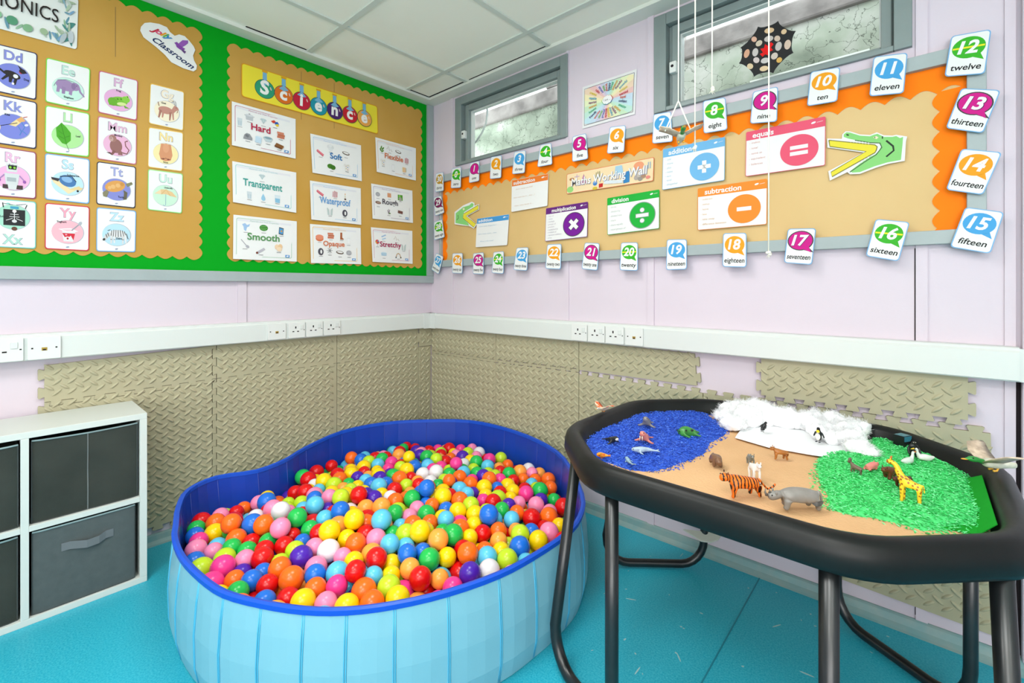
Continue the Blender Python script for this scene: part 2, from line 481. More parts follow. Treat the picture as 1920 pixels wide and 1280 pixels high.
# ---------------------------------------------------------------- sockets on the trunking
M_PLATE = mat('socket_plate_plastic', 'd6d8d4', .3, .5)
M_BRASS = mat('jack_brass', 'b9963e', .4, .5, metal=.6)
def socket(side, a0, a1, z0, z1, kind, label):
    """kind s: socket with switch, d: data outlet"""
    P = (lambda a, z, d: Vector((TD + d, a, z))) if side == 'L' else (lambda a, z, d: Vector((a, -TD - d, z)))
    c = P((a0 + a1) / 2, (z0 + z1) / 2, 0)
    mb = MB(); mb.prism(rrect(a0, z0, a1, z1, .004, 3), lambda p, d: P(p[0], p[1], d), 0, .008)
    o = bev(mb.build('power_socket' if kind == 's' else 'data_outlet', M_PLATE, loc=c), .0015)
    tag(o, label, 'socket', 'wall outlets on the trunking')
    w, h = a1 - a0, z1 - z0
    bx = lambda mb, x, z, rx, rz, d0, d1: mb.prism([(a0 + (x - rx) * w, z0 + (z - rz) * h), (a0 + (x + rx) * w, z0 + (z - rz) * h), (a0 + (x + rx) * w, z0 + (z + rz) * h), (a0 + (x - rx) * w, z0 + (z + rz) * h)], lambda p, d: P(p[0], p[1], d), d0, d1)
    if kind == 's':
        mb = MB(); bx(mb, .42, .68, .035, .07, .0078, .0086); bx(mb, .28, .42, .055, .03, .0078, .0086); bx(mb, .56, .42, .055, .03, .0078, .0086); mb.build('pin_holes', M_DARK, o)
        mb = MB(); bx(mb, .78, .68, .085, .13, .008, .0115); sw = bev(mb.build('switch', M_WHITE, o), .001)
        mb = MB(); bx(mb, .93, .5, .025, .025, .0078, .0086); mb.build('screw', M_DARK, o)
    else:
        mb = MB(); bx(mb, .5, .45, .085, .07, .0078, .0088); mb.build('jack', M_BRASS, o)
        mb = MB(); bx(mb, .5, .42, .05, .03, .0086, .0091); bx(mb, .14, .5, .03, .03, .0078, .0086); bx(mb, .86, .5, .03, .03, .0078, .0086); mb.build('screw', M_DARK, o)
def yl(u): return onL(u, 640, TD)[1]
def xr(u): return onR(u, 640, -TD)[0]
zs0, zs1 = T0 + .006, T0 + .084
socket('L', yl(-40), yl(44), zs0 - .003, zs1, 's', 'white switched power socket at the left edge beside the data outlet')
socket('L', yl(51), yl(114), zs0 - .003, zs1, 'd', 'white data outlet with brass jack above the white cube shelf')
socket('L', yl(501), yl(535), zs0, zs1, 'd', 'white data outlet at the left end of the four outlets on left wall')
for i, (u0, u1, w) in enumerate(((540, 571, 'beside the data outlet'), (573, 604, 'in the middle of three'), (606, 637, 'nearest the corner'))):
    socket('L', yl(u0), yl(u1), zs0, zs1, 's', 'white power socket on the left wall trunking, ' + w)
for i, (u0, u1, w) in enumerate(((1073, 1102, 'nearest the corner'), (1104, 1135, 'in the middle of three'), (1137, 1171, 'beside the data outlet'))):
    socket('R', xr(u0), xr(u1), zs0, zs1, 's', 'white power socket on the right wall trunking, ' + w)
socket('R', xr(1174), xr(1207), zs0, zs1, 'd', 'white data outlet at the right end of the outlets on right wall')

# ---------------------------------------------------------------- foam mats on the walls
M_FOAM = mat('grey_green_eva_foam', 'aca689', .6, .35, var=.25, vscale=5, col2='97927a', bump=.05, bscale=400)
def teeth(p0, p1, h=.017, start=.5, pitch=.058):
    p0, p1 = Vector(p0), Vector(p1); d = p1 - p0; L = d.length; d = d / L; nrm = Vector((d.y, -d.x))
    n = max(1, int(L / pitch)); g = L / n; out = [p0]
    for i in range(n):
        c = (i + start) * g; w = g * .22; q = g * .31
        for off, hh in ((-w, 0), (-q, h * .85), (-q * .8, h), (q * .8, h), (q, h * .85), (w, 0)): out.append(p0 + d * (c + off) + nrm * hh)
    return out
def foam(label, side, corners, modes, depth=.012, lift=.001, group='grey foam mats on the walls'):
    """corners BL,BR,TR,TL in wall coordinates (seen from the room), modes per edge bottom,right,top,left: 0 straight, 1 knobs out, -1 notches in"""
    P = (lambda a, z, d: Vector((d, a, z))) if side == 'L' else (lambda a, z, d: Vector((a, -d, z)))
    pts = []
    for i in range(4):
        a, b = corners[i], corners[(i + 1) % 4]
        e = teeth(a, b, .017 * modes[i]) if modes[i] else [Vector(a)]
        pts += e
    c = [sum(q[k] for q in corners) / 4 for k in (0, 1)]
    mb = MB(); mb.prism(pts, lambda p, d: P(p[0], p[1], d), lift, depth)
    a0, a1 = min(q[0] for q in corners), max(q[0] for q in corners); z0, z1 = min(q[1] for q in corners), max(q[1] for q in corners)
    # raised tread pattern: zigzag columns of lens-shaped ribs
    px, pz = .0205, .0385; mb.smooth = True
    for i in range(int((a1 - a0) / px) + 1):
        for j in range(int((z1 - z0) / pz) + 2):
            ca, cz = a0 + (i + .6) * px, z0 + (j + .3 + .5 * (i % 2)) * pz
            if ca > a1 - .012 or cz > z1 - .012 or cz < z0 + .012: continue
            t = math.radians(40 if i % 2 else -40); ct, st = math.cos(t), math.sin(t)
            loc = []
            for s, w, hh in ((-1, 0, 0), (-.6, .75, .75), (0, 1, 1), (.6, .75, .75), (1, 0, 0)):
                if w == 0: loc.append([(s * .0185, 0, 0)])
                else: loc.append([(s * .0185, -w * .0058, 0), (s * .0185, -w * .0022, hh * .0062), (s * .0185, w * .0022, hh * .0062), (s * .0185, w * .0058, 0)])
            vs = [P(ca + x * ct - y * st, cz + x * st + y * ct, depth + h) for r in loc for (x, y, h) in r]
            fs = [(0, 1, 2), (0, 2, 3), (0, 3, 4)]
            for r in (1, 5):
                for k in range(3): fs.append((r + k, r + 4 + k, r + 5 + k, r + 1 + k))
            fs += [(13, 10, 9), (13, 11, 10), (13, 12, 11)]
            mb.add(vs, fs)
    o = mb.build('foam_mat', M_FOAM, loc=P(c[0], c[1], 0))
    return tag(o, label, 'foam mat', group)
# left wall (coordinate is y, running towards the corner at 0)
g = .0017
foam('narrow grey foam mat strip at the far left, above the white cube shelf', 'L', [(-1.80, .655), (-1.246 - g, .662), (-1.246 - g, .812), (-1.80, .79)], (1, -1, 0, 1))
foam('narrow grey foam mat strip under the left wall power sockets', 'L', [(-1.246 + g, .662), (-.665 - g, .661), (-.665 - g, .813), (-1.246 + g, .812)], (1, 0, 0, 1))
foam('narrow grey foam mat strip on the left wall next to the corner piece', 'L', [(-.665 + g, .661), (-.116, .655), (-.116, .813), (-.665 + g, .813)], (1, 0, 0, 0))
foam('small grey foam mat offcut in the corner under the trunking', 'L', [(-.113, .70), (-.016, .70), (-.016, .813), (-.113, .813)], (0, 0, 0, 1), .02, .0145)
foam('grey foam mat on the left wall behind the white cube shelf', 'L', [(-1.80, .072), (-1.246 - g, .072), (-1.246 - g, .66), (-1.80, .653)], (1, -1, -1, 1))
foam('grey foam mat on the left wall behind the left end of the ball pit', 'L', [(-1.246 + g, .072), (-.665 - g, .072), (-.665 - g, .659), (-1.246 + g, .66)], (1, 0, -1, 1))
foam('grey foam mat on the left wall behind the back of the ball pit', 'L', [(-.665 + g, .072), (-.116, .072), (-.116, .653), (-.665 + g, .659)], (0, 0, -1, 0))
foam('tall narrow grey foam mat on the left wall in the corner', 'L', [(-.113, .072), (-.016, .072), (-.016, .696), (-.113, .696)], (0, 0, 0, 0))
# right wall (coordinate is x)
foam('narrow grey foam mat strip on the right wall, left of the corner sockets', 'R', [(.016, .648), (.60 - g, .648), (.60 - g, .812), (.016, .812)], (-1, 0, 0, 0))
foam('narrow grey foam mat strip under the right wall power sockets', 'R', [(.60 + g, .65), (1.163 - g, .662), (1.163 - g, .812), (.60 + g, .812)], (-1, 0, 0, 0))
foam('narrow grey foam mat strip left of the bare patch of right wall', 'R', [(1.163 + g, .672), (1.735, .676), (1.725, .805), (1.163 + g, .812)], (0, 1, 0, 0))
foam('grey foam mat strip with knobbed ends at the right end under trunking', 'R', [(1.975, .676), (2.525, .687), (2.525, .815), (1.975, .812)], (1, 1, 0, 1), .02, .0142)
foam('grey foam mat on the right wall in the corner behind the ball pit', 'R', [(.016, .072), (.60 - g, .072), (.60 - g, .645), (.016, .645)], (0, 1, 1, 0))
foam('grey foam mat on the right wall behind the right end of the ball pit', 'R', [(.60 + g, .072), (1.163 - g, .072), (1.163 - g, .658), (.60 + g, .646)], (0, 0, 1, -1))
foam('grey foam mat with torn knobs behind the left end of the tray table', 'R', [(1.163 + g, .22), (1.76 - g, .215), (1.76 - g, .648), (1.163 + g, .650)], (0, 1, 1, 0))
foam('grey foam mat behind the cotton wool end of the tray table', 'R', [(1.76 + g, .2), (2.2 - g, .15), (2.2 - g, .642), (1.76 + g, .648)], (0, 0, 1, -1))
foam('grey foam mat at the far right behind the tray, reaching the skirting', 'R', [(2.2 + g, .088), (2.585, .075), (2.572, .655), (2.2 + g, .642)], (0, 0, 1, 0))

# ---------------------------------------------------------------- display boards
M_KRAFT = mat('brown_kraft_paper', 'b68a3c', .7, .12, var=.35, vscale=2.2, col2='cba868', bump=.12, bscale=7)
M_KRAFT2 = mat('pale_kraft_paper', 'c6a265', .5, .45, var=.5, vscale=1.6, col2='d6b984', bump=.15, bscale=6)  # same kraft made paler: glare on the right board put into the colour
M_GREEN = mat('green_backing_paper', '00941a', .7, .1, var=.12, vscale=3, col2='018a14')
M_ORANGE = mat('orange_border_roll', 'fb7a02', .6, .15, var=.1, vscale=5, col2='e86a00')
def wavy(p0, p1, pitch, amp):
    p0, p1 = Vector(p0), Vector(p1); d = p1 - p0; L = d.length; d /= L; nrm = Vector((d.y, -d.x))
    n = max(1, round(L / pitch)); m = n * 8; return [p0 + d * (L * i / m) + nrm * (amp * abs(math.sin(PI * n * i / m)) - amp * .5) for i in range(m)]
bl = empty('display_board', (.004, -1.2, 1.7), 'long green display board on the left wall with two brown paper panels', 'display board')
boxobj('backing', (.001, -2.6, 1.15), (.008, -.045, H - .013), M_GREEN, bl)
mb = MB(); mb.box((.001, -2.6, 1.106), (.026, -.002, 1.152)); mb.box((.001, -.048, 1.152), (.026, -.002, H - .013)); bev(mb.build('frame', M_GREY, bl), .002)
def kraftL(y0, y1, z0, z1t, name):
    pts = wavy((y0, z0), (y1, z0), .052, .014) + wavy((y1, z0), (y1, z1t), .052, .014) + wavy((y1, z1t), (y0, z1t), .052, .014) + wavy((y0, z1t), (y0, z0), .052, .014)
    mb = MB(); mb.prism(pts, lambda p, d: Vector((d, p[0], p[1])), .0082, .0105); return mb.build(name, M_KRAFT, bl)
kraftL(-2.5, -1.308, 1.206, 2.224, 'brown_paper_panel'); kraftL(-1.196, -.09, 1.206, 2.214, 'brown_paper_panel')
mb = MB()
for y in (-1.60, -.86, -.68): mb.box((.0104, y - .0012, 1.95 if y > -1 else 2.0), (.0109, y + .0012, 2.2))
mb.build('paper_join', mat('paper_join_shadow', '8a6a38', .8), bl)
brd = empty('display_board', (1.3, -.004, 1.5), 'orange bordered maths display board on the right wall below the windows', 'display board')
X0, X1, Z0, Z1 = .128, 2.522, 1.25, 1.748
boxobj('brown_paper_panel', (X0 - .01, -.007, Z0 - .01), (X1 + .01, -.001, Z1 + .01), M_KRAFT2, brd)
mb = MB()
mb.prism([(X0, Z1), (X0, Z1 - .07)] + wavy((X0 + .01, Z1 - .072), (X1, Z1 - .072), .062, -.018) + [(X1, Z1 - .07), (X1, Z1)], lambda p, d: Vector((p[0], -d, p[1])), .0072, .009)
mb.prism([(X1, Z0), (X1, Z1 - .072)] + wavy((X1 - .066, Z1 - .075), (X1 - .066, Z0), .062, .018) + [(X1 - .07, Z0)], lambda p, d: Vector((p[0], -d, p[1])), .0074, .0092)
mb.prism([(X0, Z1 - .07), (X0, Z0)] + wavy((X0 + .036, Z0), (X0 + .036, Z1 - .075), .062, .014), lambda p, d: Vector((p[0], -d, p[1])), .0074, .0092)
mb.build('orange_border', M_ORANGE, brd)
mb = MB(); mb.box((X0 - .016, -.028, Z1), (X1 + .041, -.001, Z1 + .044)); mb.box((X0 - .016, -.028, Z0 - .042), (X1 + .041, -.001, Z0)); mb.box((X1, -.028, Z0), (X1 + .041, -.001, Z1)); mb.box((X0 - .016, -.028, Z0), (X0 - .001, -.001, Z1))
bev(mb.build('frame', M_GREY, brd), .002)
# ---------------------------------------------------------------- number cards round the maths board
WORDS = 'zero one two three four five six seven eight nine ten eleven twelve thirteen fourteen fifteen sixteen seventeen eighteen nineteen twenty'.split() + ['twenty-' + w for w in 'one two three four five six seven eight nine'.split()] + ['thirty']
NC = {30: (817.2, 325.3, 831.4, 322.3, 832.1, 357.4, 816, 360.4), 29: (813.1, 370, 827.5, 366.6, 833.2, 398.6, 816, 405), 28: (813.7, 415.8, 829.3, 410.8, 833.9, 444.5, 814.2, 450.2),
      27: (818.3, 473.8, 831.6, 481.1, 822.5, 514.4, 809, 505.2), 0: (847.4, 316.1, 864.8, 312.2, 864.2, 351.7, 845.4, 352.8), 1: (881.3, 305.8, 899, 301.2, 898.5, 339.1, 879.5, 343),
      2: (920.3, 294.4, 940.9, 290.9, 939.8, 333.3, 918.7, 335.6), 3: (964.5, 284.7, 986.1, 281.8, 984, 324.2, 960.4, 326.5), 4: (1013.6, 271.5, 1033.7, 268, 1035.6, 308.1, 1007.4, 313.2),
      5: (1073.4, 256.4, 1099, 249.6, 1102.9, 297.7, 1073.1, 303.4), 6: (1143.7, 238.1, 1173.5, 234.7, 1170.1, 285.1, 1138, 288.1), 7: (1225.4, 214.6, 1258.2, 208.8, 1261.5, 265.4, 1223, 269.3),
      8: (1318, 189.5, 1360.3, 182.2, 1364, 243, 1319.5, 250.4), 9: (1412, 172, 1459, 162, 1457, 228, 1406.4, 232), 10: (1520, 135, 1575.5, 125.5, 1570, 190, 1513, 199.4),
      11: (1638, 106.8, 1702, 98.6, 1694.5, 174.8, 1629.6, 181), 12: (1783.6, 68, 1859, 54.5, 1846.8, 138.4, 1770.7, 144.3), 13: (1802.3, 165.4, 1876.8, 169, 1843.3, 249.8, 1773, 240.4),
      14: (1803, 278.6, 1879.3, 285.4, 1843.2, 365.5, 1773.3, 355.7), 15: (1810, 388, 1883.2, 397.7, 1857, 475.8, 1780.7, 463), 16: (1642, 410.4, 1706, 416.3, 1685, 490, 1623, 479.7),
      17: (1477.5, 428.8, 1530.4, 427.8, 1522.5, 496.3, 1470, 492.5), 18: (1356, 437.2, 1399.7, 436.3, 1399.7, 501, 1354.7, 500), 19: (1250.6, 449, 1288, 448.4, 1287.8, 504.7, 1249, 506),
      20: (1164.8, 454.8, 1196, 454.3, 1196, 507.5, 1162, 506.3), 21: (1096.7, 454.8, 1124.2, 456, 1120.3, 507, 1090.6, 504), 22: (1026.4, 458.2, 1052.7, 457, 1051.6, 504.7, 1022.7, 503.4),
      23: (969, 464.6, 990.9, 463.5, 988.4, 507.5, 962.7, 505.6), 24: (925.6, 472.6, 944.8, 470.8, 944.4, 513.2, 921.9, 511.6), 25: (887.5, 475, 907, 473, 907, 513.9, 886.6, 513.2), 26: (848.6, 475, 867.6, 474.3, 867.1, 512.7, 847.7, 512)}
BUB = [('3cb52a', 'green'), ('d4148c', 'magenta'), ('f7a41c', 'orange'), ('4aa6e0', 'blue')]
for n, c in NC.items():
    px = [(c[i], c[i + 1]) for i in (0, 2, 4, 6)]
    # the cards hang off the frame face; lower edges stand a little further out
    q = [onR(*px[0], -.031), onR(*px[1], -.031), onR(*px[2], -.04), onR(*px[3], -.04)]
    col, cn = BUB[n % 4]
    if n == 29: col, cn = '8a1c5c', 'dark magenta'
    if n == 30: col, cn = 'c8982a', 'ochre'
    pos = 'top edge of' if n < 12 else 'right end of' if n < 16 else 'bottom edge of' if n < 27 else 'left end of'
    k = Card('number_card', 'white number card reading %d in a %s bubble, %s the maths board' % (n, cn, pos), 'number card', 'number cards around the maths board', q, 100, 145, border='7db4e2', rc=11, bw=3, gloss=.28)
    bub = lambda s: [ellp(50, 95, 42 * s, 37 * s)] + [[(64 - 2 * s, 95 - 34 * s), (91 * s + 1, 51 - 2 * s), (82, 95 - 24 * s)]]
    pr = []
    if n % 4 == 1: pr.append((bub(1.1), '4a4448'))
    pr.append((bub(1), col))
    if n % 4 == 0: pr.append(([[(10, 91), (90, 94), (90, 100), (10, 97)]], 'f2ea2a'))
    k.art('speech_bubble', pr, .28)
    t = str(n); k.art('numeral', ([k.tp(t, 50.5, 74.5, 43, '5c2050', .035, .18, maxw=66)] if n % 4 == 1 else []) + [k.tp(t, 49, 76, 42, 'f6f6f4', .03, .18, maxw=62)], .28)
    k.art('word', [k.tp(WORDS[n].replace('-', ' '), 50, 19, 20, '1a1a1c', .014, .15, maxw=84)], .28)

# ---------------------------------------------------------------- alphabet cards on the left panel
AL = [('Dd', 'dog', (-22, 78, 70, 100, 67.8, 187.7, -22, 168), '34345c', '8990d6', '7d86d6'), ('Kk', 'kite', (-22, 173.5, 69.2, 191.9, 68, 279.6, -22, 266), '34345c', '8d95d8', '7d86d6'),
      ('Ee', 'elephant', (86.5, 107.4, 169.3, 128.3, 166.8, 208.6, 84.5, 190.8), '7fdc50', 'c4e8da', 'c8eede'), ('Ll', 'leaf', (85, 197, 167.9, 212.7, 167, 294.4, 83.8, 285.3), '86de58', 'b6e6ac', 'b2e69c'),
      ('Ff', 'frog', (185.6, 131.8, 258.6, 150.6, 256.5, 226.3, 183.5, 210.6), 'd4688a', 'e2b4d6', 'eab2da'), ('Mm', 'monkey', (183.5, 217, 256.5, 231.5, 255.5, 309, 181.9, 297.8), 'd4788e', 'e6bad4', 'edb8d6'),
      ('Gg', 'goat', (281.5, 155.4, 345.6, 172, 343.7, 245.7, 278.4, 231.5), 'f0c256', 'fbecd0', 'fbf0d2'), ('Nn', 'nose', (278.4, 237.7, 343.7, 248.2, 342, 322, 276.8, 313.6), 'f0c256', 'fae29c', 'f8eaae'),
      ('Rr', 'robot', (-22, 272, 68, 285.3, 67.5, 373.2, -22, 366), 'a44e6c', 'ecbcda', 'efb4da'), ('Ss', 'submarine', (84.3, 287, 168, 298.4, 167.2, 382.2, 83.8, 373.6), '78b6ee', 'bce2f4', 'bfe2f3'),
      ('Tt', 'turtle', (181.7, 302.3, 254.8, 312.5, 253.7, 390.6, 180.5, 382.7), '303048', 'a6abdc', '8a90d4'), ('Uu', 'umbrella', (277.5, 316.6, 343, 325.6, 340.9, 400.4, 276.8, 393), '9ae88a', 'cbeede', 'cdeed6'),
      ('Xx', 'x-ray', (-22, 371, 68, 378.2, 67.3, 466.5, -22, 462), '7cccc0', 'b0dcce', 'a8dcc6'), ('Yy', 'yoghurt', (84.5, 380, 168, 387.2, 167, 470.6, 83.8, 466.5), 'd8304a', 'f4a6ba', 'f8bac6'),
      ('Zz', 'zebra', (181.2, 388.4, 255.3, 395.2, 253.7, 472.8, 180.5, 471), '78b6ee', 'bfe2f4', 'bce0f0')]
PIC = {
    'dog': 'e48,46,20,9,-12,2c2828;e72,60,8,6,0,2c2828;p66,64,60,74,72,66,2c2828;p76,64,84,58,78,56,2c2828;p34,44,22,30,26,28,40,40,2c2828;p54,42,50,22,56,22,62,44,2c2828;p40,44,40,26,46,26,50,42,2c2828;p30,50,14,60,12,56,30,44,2c2828;e50,24,3,3,0,fff;e56,44,6,5,0,eee;l2,64,57,70,53,c33',
    'elephant': 'e44,52,26,15,-4,a48ab4;p22,50,20,30,28,30,30,46,a48ab4;p34,48,34,28,42,28,44,46,9a80aa;p54,48,52,30,60,28,62,48,a48ab4;e68,54,12,11,0,a48ab4;e64,54,6,9,0,8e74a0;p74,56,80,40,92,30,94,33,84,44,80,56,a48ab4;l1,18,54,14,44,6a5a74;l1,22,62,44,68,66,66,6a5a74;e72,57,1.2,1.2,0,222',
    'frog': 'e52,40,26,14,10,7cc03c;e34,36,14,12,0,6cb030;e72,50,12,9,0,8acc48;e76,58,4,4,0,9ad858;e77,58,1.6,1.6,0,222;p64,34,70,24,84,26,72,30,6cb030;p22,32,24,24,50,26,44,30,6cb030;e48,46,3,2,0,4c8a24;e58,48,3,2,0,4c8a24;e60,34,14,5,8,d8e89a',
    'goat': 'e46,46,24,11,0,c89080;p26,46,22,20,27,20,34,42,b07a6c;p34,42,34,22,38,22,42,40,c89080;p58,42,58,18,62,18,66,44,b07a6c;p66,44,70,22,74,22,72,48,c89080;p64,50,74,66,86,62,90,54,82,52,72,42,c89080;p84,52,82,42,87,50,a06a5c;l1.5,76,66,72,76,66,78,888;l1.5,80,65,78,76,74,80,888;l2,24,54,20,66,8a5a4e;e80,60,1.2,1.2,0,222',
    'kite': 'p40,46,62,66,72,60,56,44,f0d8a0;p58,62,70,72,80,62,66,56,e8b070;l1.5,60,54,20,40,2,44,223;l2,70,58,78,46,72,36,84,28,4a8ac8;l2,62,46,70,34,66,24,4a8ac8;e82,52,5,3,20,e8e4f0;e12,36,9,12,0,f0e0b0;e12,50,6,6,0,5a3a2a;l1.5,74,70,84,74,c33',
    'leaf': 'p34,78,20,62,22,40,36,24,46,22,58,34,58,54,46,68,4ea828;l1.2,32,76,48,20,54,6,2f7a18;l.8,26,56,38,48,2f7a18;l.8,56,46,42,40,2f7a18;l.8,28,42,42,36,2f7a18',
    'monkey': 'e46,40,18,20,0,9a6c68;e36,60,11,10,0,a87a72;e32,58,6,7,0,c8a49c;p38,28,30,14,36,12,46,24,8a5c58;p52,28,52,16,66,16,62,28,9a6c68;l3,62,24,78,22,84,34,74,44,72,56,80,60,8a5c58;e31,60,1.2,1.2,0,222;p30,20,18,18,34,14,5a3a38',
    'nose': 'p34,72,66,72,72,40,66,24,50,20,34,24,28,40,dc9a72;e50,60,10,14,0,e4a67e;l1.6,34,28,42,25,50,30,58,25,66,28,7a4a3a;e42,27,4,2,0,8a5240;e58,27,4,2,0,8a5240',
    'robot': 'p34,78,62,78,60,58,36,58,d8dcdc;p38,74,60,74,58,64,40,64,222;e44,69,3,3,0,8c4;e54,69,3,3,0,8c4;p30,54,66,54,62,26,34,26,d4dada;p36,44,58,44,58,34,36,34,aab4b8;l3,30,50,20,40,a8b;l3,66,50,76,40,a8b;e18,36,4,4,0,a060b0;e78,36,4,4,0,a060b0;p26,26,74,26,74,16,26,16,4a3a3a;p38,26,60,26,58,14,40,14,d8dcdc',
    'submarine': 'p8,50,50,20,84,34,80,40,56,30,18,54,e8d098;p12,44,52,16,72,28,56,28,20,50,f0dcae;e50,50,22,15,-12,4a7ab0;e48,54,14,8,-12,8ab4dc;p8,56,30,54,26,46,10,50,3a3a42;p66,36,90,36,84,28,70,30,e8d098;l2,30,60,60,64,72,50,2c3440;e76,26,3,3,0,333',
    'turtle': 'e46,52,30,16,14,e0a258;e40,50,7,6,0,eab878;e54,55,7,6,0,eab878;e30,46,5,5,0,eab878;e66,60,6,5,0,d0924a;p76,62,94,70,98,64,82,54,8a8a6a;p70,44,82,38,80,18,70,16,72,34,6a6450;p22,40,10,30,12,20,22,18,28,34,8a8468;e92,66,1,1,0,222',
    'umbrella': 'p14,46,34,60,52,62,72,56,88,42,66,44,52,48,36,46,eac894;l1,36,46,52,62,66,44,c89a60;l1.6,51,48,51,16,46,12,43,16,8aa8c4;p14,46,34,60,36,46,f2dab0',
    'x-ray': 'p30,62,82,62,82,22,30,22,2a2a2c;l1.6,56,56,56,30,eee;l1.4,46,50,66,50,ddd;l1.4,44,44,68,44,ddd;l1.4,36,34,52,40,ddd;l1.4,76,34,60,40,ddd;e56,58,5,4,0,eee;e56,33,6,4,0,ddd;e56,14,7,5,0,6a4434;l2,30,66,28,78,222;l2,82,66,86,76,222;p46,70,66,70,66,64,46,64,4aa0c0;l1,30,76,52,74,445;l1,60,74,84,78,445',
    'yoghurt': 'p36,46,70,46,64,18,40,18,e8e8e8;p36,40,69,40,65,22,58,34,50,26,42,30,d83040;p26,50,48,42,78,46,58,54,f4f4f4;p34,49,48,45,68,47,56,51,f4c8d0;l3,60,48,78,64,9aa0a8;e82,68,4,6,-40,b4bac2;e50,26,8,5,0,fff;e50,26,3,3,0,c02838;e46,36,3,2,0,f0a0b0',
    'zebra': 'e52,46,26,11,0,e8e8e8;p30,50,16,40,12,28,18,26,28,36,38,42,d8d8d8;p32,42,32,18,37,18,40,40,ddd;p40,40,42,20,46,20,46,40,e8e8e8;p66,42,66,18,70,18,74,42,ddd;p72,44,76,20,80,20,78,48,e8e8e8;l1.6,36,55,34,40,333;l1.6,42,57,40,38,333;l1.6,48,57,47,37,333;l1.6,54,57,55,37,333;l1.6,60,57,63,38,333;l1.6,66,56,71,40,333;l1.6,72,54,76,44,333;l1.6,24,48,28,38,333;l1.6,19,44,23,34,333;e14,29,4,3,30,444;l2,78,48,84,32,555;p28,54,22,54,34,58,444;l1,32,30,37,30,333;l1,66,30,71,30,333;l1,42,30,46,30,333'}
for t, w, c, bc, lc, cc in AL:
    px = [(c[i], c[i + 1]) for i in (0, 2, 4, 6)]
    q = quadL(px, .013)
    k = Card('alphabet_card', 'white alphabet card %s with a %s picture, one of the cards on the left panel' % (t, w), 'alphabet card', 'alphabet cards on the left panel', q, 100, 106, border=bc, rc=6, bw=2.2)
    flip = w == 'x-ray'
    k.art('letters', [k.tp(t, 50, 76 if not flip else 8, 21, '9a98a8', .036, 0, maxw=56, sx=1.1), k.tp(t, 50, 76.6 if not flip else 8.6, 20, lc, .022, 0, maxw=55, sx=1.1)])
    k.art('picture', [([ellp(51, 42 if not flip else 68, 37, 28)], 'b9bcc6'), ([ellp(50, 42 if not flip else 68, 36, 27)], cc)] + dsl(PIC[w], 6 if not flip else 4, 4 if not flip else 30, .88))
    wx, wy = {'dog': (78, 38), 'elephant': (52, 20), 'frog': (50, 64), 'goat': (40, 60), 'kite': (38, 64), 'leaf': (74, 44), 'monkey': (52, 64), 'nose': (50, 17), 'robot': (50, 67), 'submarine': (62, 60), 'turtle': (62, 22), 'umbrella': (58, 61), 'x-ray': (28, 66), 'yoghurt': (36, 63), 'zebra': (56, 31)}[w]
    k.art('caption', [k.tp(w.capitalize(), wx, wy, 4.6, '26262e', .015)])
    k.art('mark', dsl('e50,7,4,1.4,10,9aa4c0') if not flip else dsl('e40,97,4,1.4,0,7cccc0'))

# ---------------------------------------------------------------- PHONICS sign and the cut-out logo sign
k = Card('phonics_sign', 'white PHONICS sign with watercolour leaves at the top left', 'sign', None, quadL([(-70, -76), (147, -2), (144, 93), (-70, 35)], .014), 220, 100, paper='eef1ec', rc=6)
s = ''
r2 = random.Random(4)
for i in range(44):
    x = r2.choice([r2.uniform(20, 214), r2.uniform(170, 216)]); y = r2.choice([r2.uniform(4, 22), r2.uniform(82, 97)]) if x < 180 else r2.uniform(5, 95)
    a = r2.uniform(0, 360); l = r2.uniform(7, 15)
    s += 'e%.0f,%.0f,%.1f,%.1f,%.0f,%s;' % (min(x, 206), min(max(y, 13), 87), l * .8, l * .22, a, r2.choice(['8fb4c0', '6a9aaa', 'b8ccb0', '9cc0a0', '4f8f88', 'c8d4c8', '7fa8c8', 'a8bca0']))
s += 'e88,20,11,8,0,5a9c78;e118,14,10,7,10,86b48a;e150,16,8,6,0,a4bc98;e60,24,9,7,0,8abf94;e190,14,12,5,60,b9c4c8;e206,20,6,12,0,c4ccd0'
k.art('leaf_print', dsl(s))
k.art('lettering', [k.tp('PHONICS', 105, 40, 25, '2a2422', .004, 0, sx=1.0, maxw=170)])
ol = [(1260, 275), (1268, 240), (1300, 207), (1350, 202), (1430, 215), (1500, 245), (1530, 290), (1570, 322), (1610, 310), (1660, 325), (1700, 365), (1740, 415), (1755, 450), (1735, 500), (1745, 545), (1770, 590), (1765, 625), (1740, 642), (1650, 615), (1540, 560), (1480, 490), (1400, 420), (1290, 335)]
q = quadL([(262, 42), (370, 42 + 108 * .31), (370, 134), (262, 134 - 108 * .27)], .014)
def inq(q, p):   # wall point -> 0..100 sheet coordinates (least squares on the bilinear patch)
    a = b = .5
    for _ in range(30):
        f = ((q[3] * (1 - a) + q[2] * a) * (1 - b) + (q[0] * (1 - a) + q[1] * a) * b) - p
        da = (q[2] - q[3]) * (1 - b) + (q[1] - q[0]) * b; db = (q[0] * (1 - a) + q[1] * a) - (q[3] * (1 - a) + q[2] * a)
        A = np.array([[da[i], db[i]] for i in range(3)]); d = np.linalg.lstsq(A, -np.array(f), rcond=None)[0]; a += d[0]; b += d[1]
    return a * 100, b * 100
conv = lambda L: [inq(q, onL(x / 4.795, y / 4.795, .014)) for x, y in L]
k = Card('classroom_logo_sign', 'white cloud shaped cut-out sign reading Jolly Classroom with a purple bird', 'sign', None, q, 100, 100, outline=conv(ol))
def ang(p): return conv(p)
(ax, ay), (bx_, by_) = conv([(1350, 345), (1715, 610)])
rot = math.degrees(math.atan2(by_ - ay, bx_ - ax))
pr = []
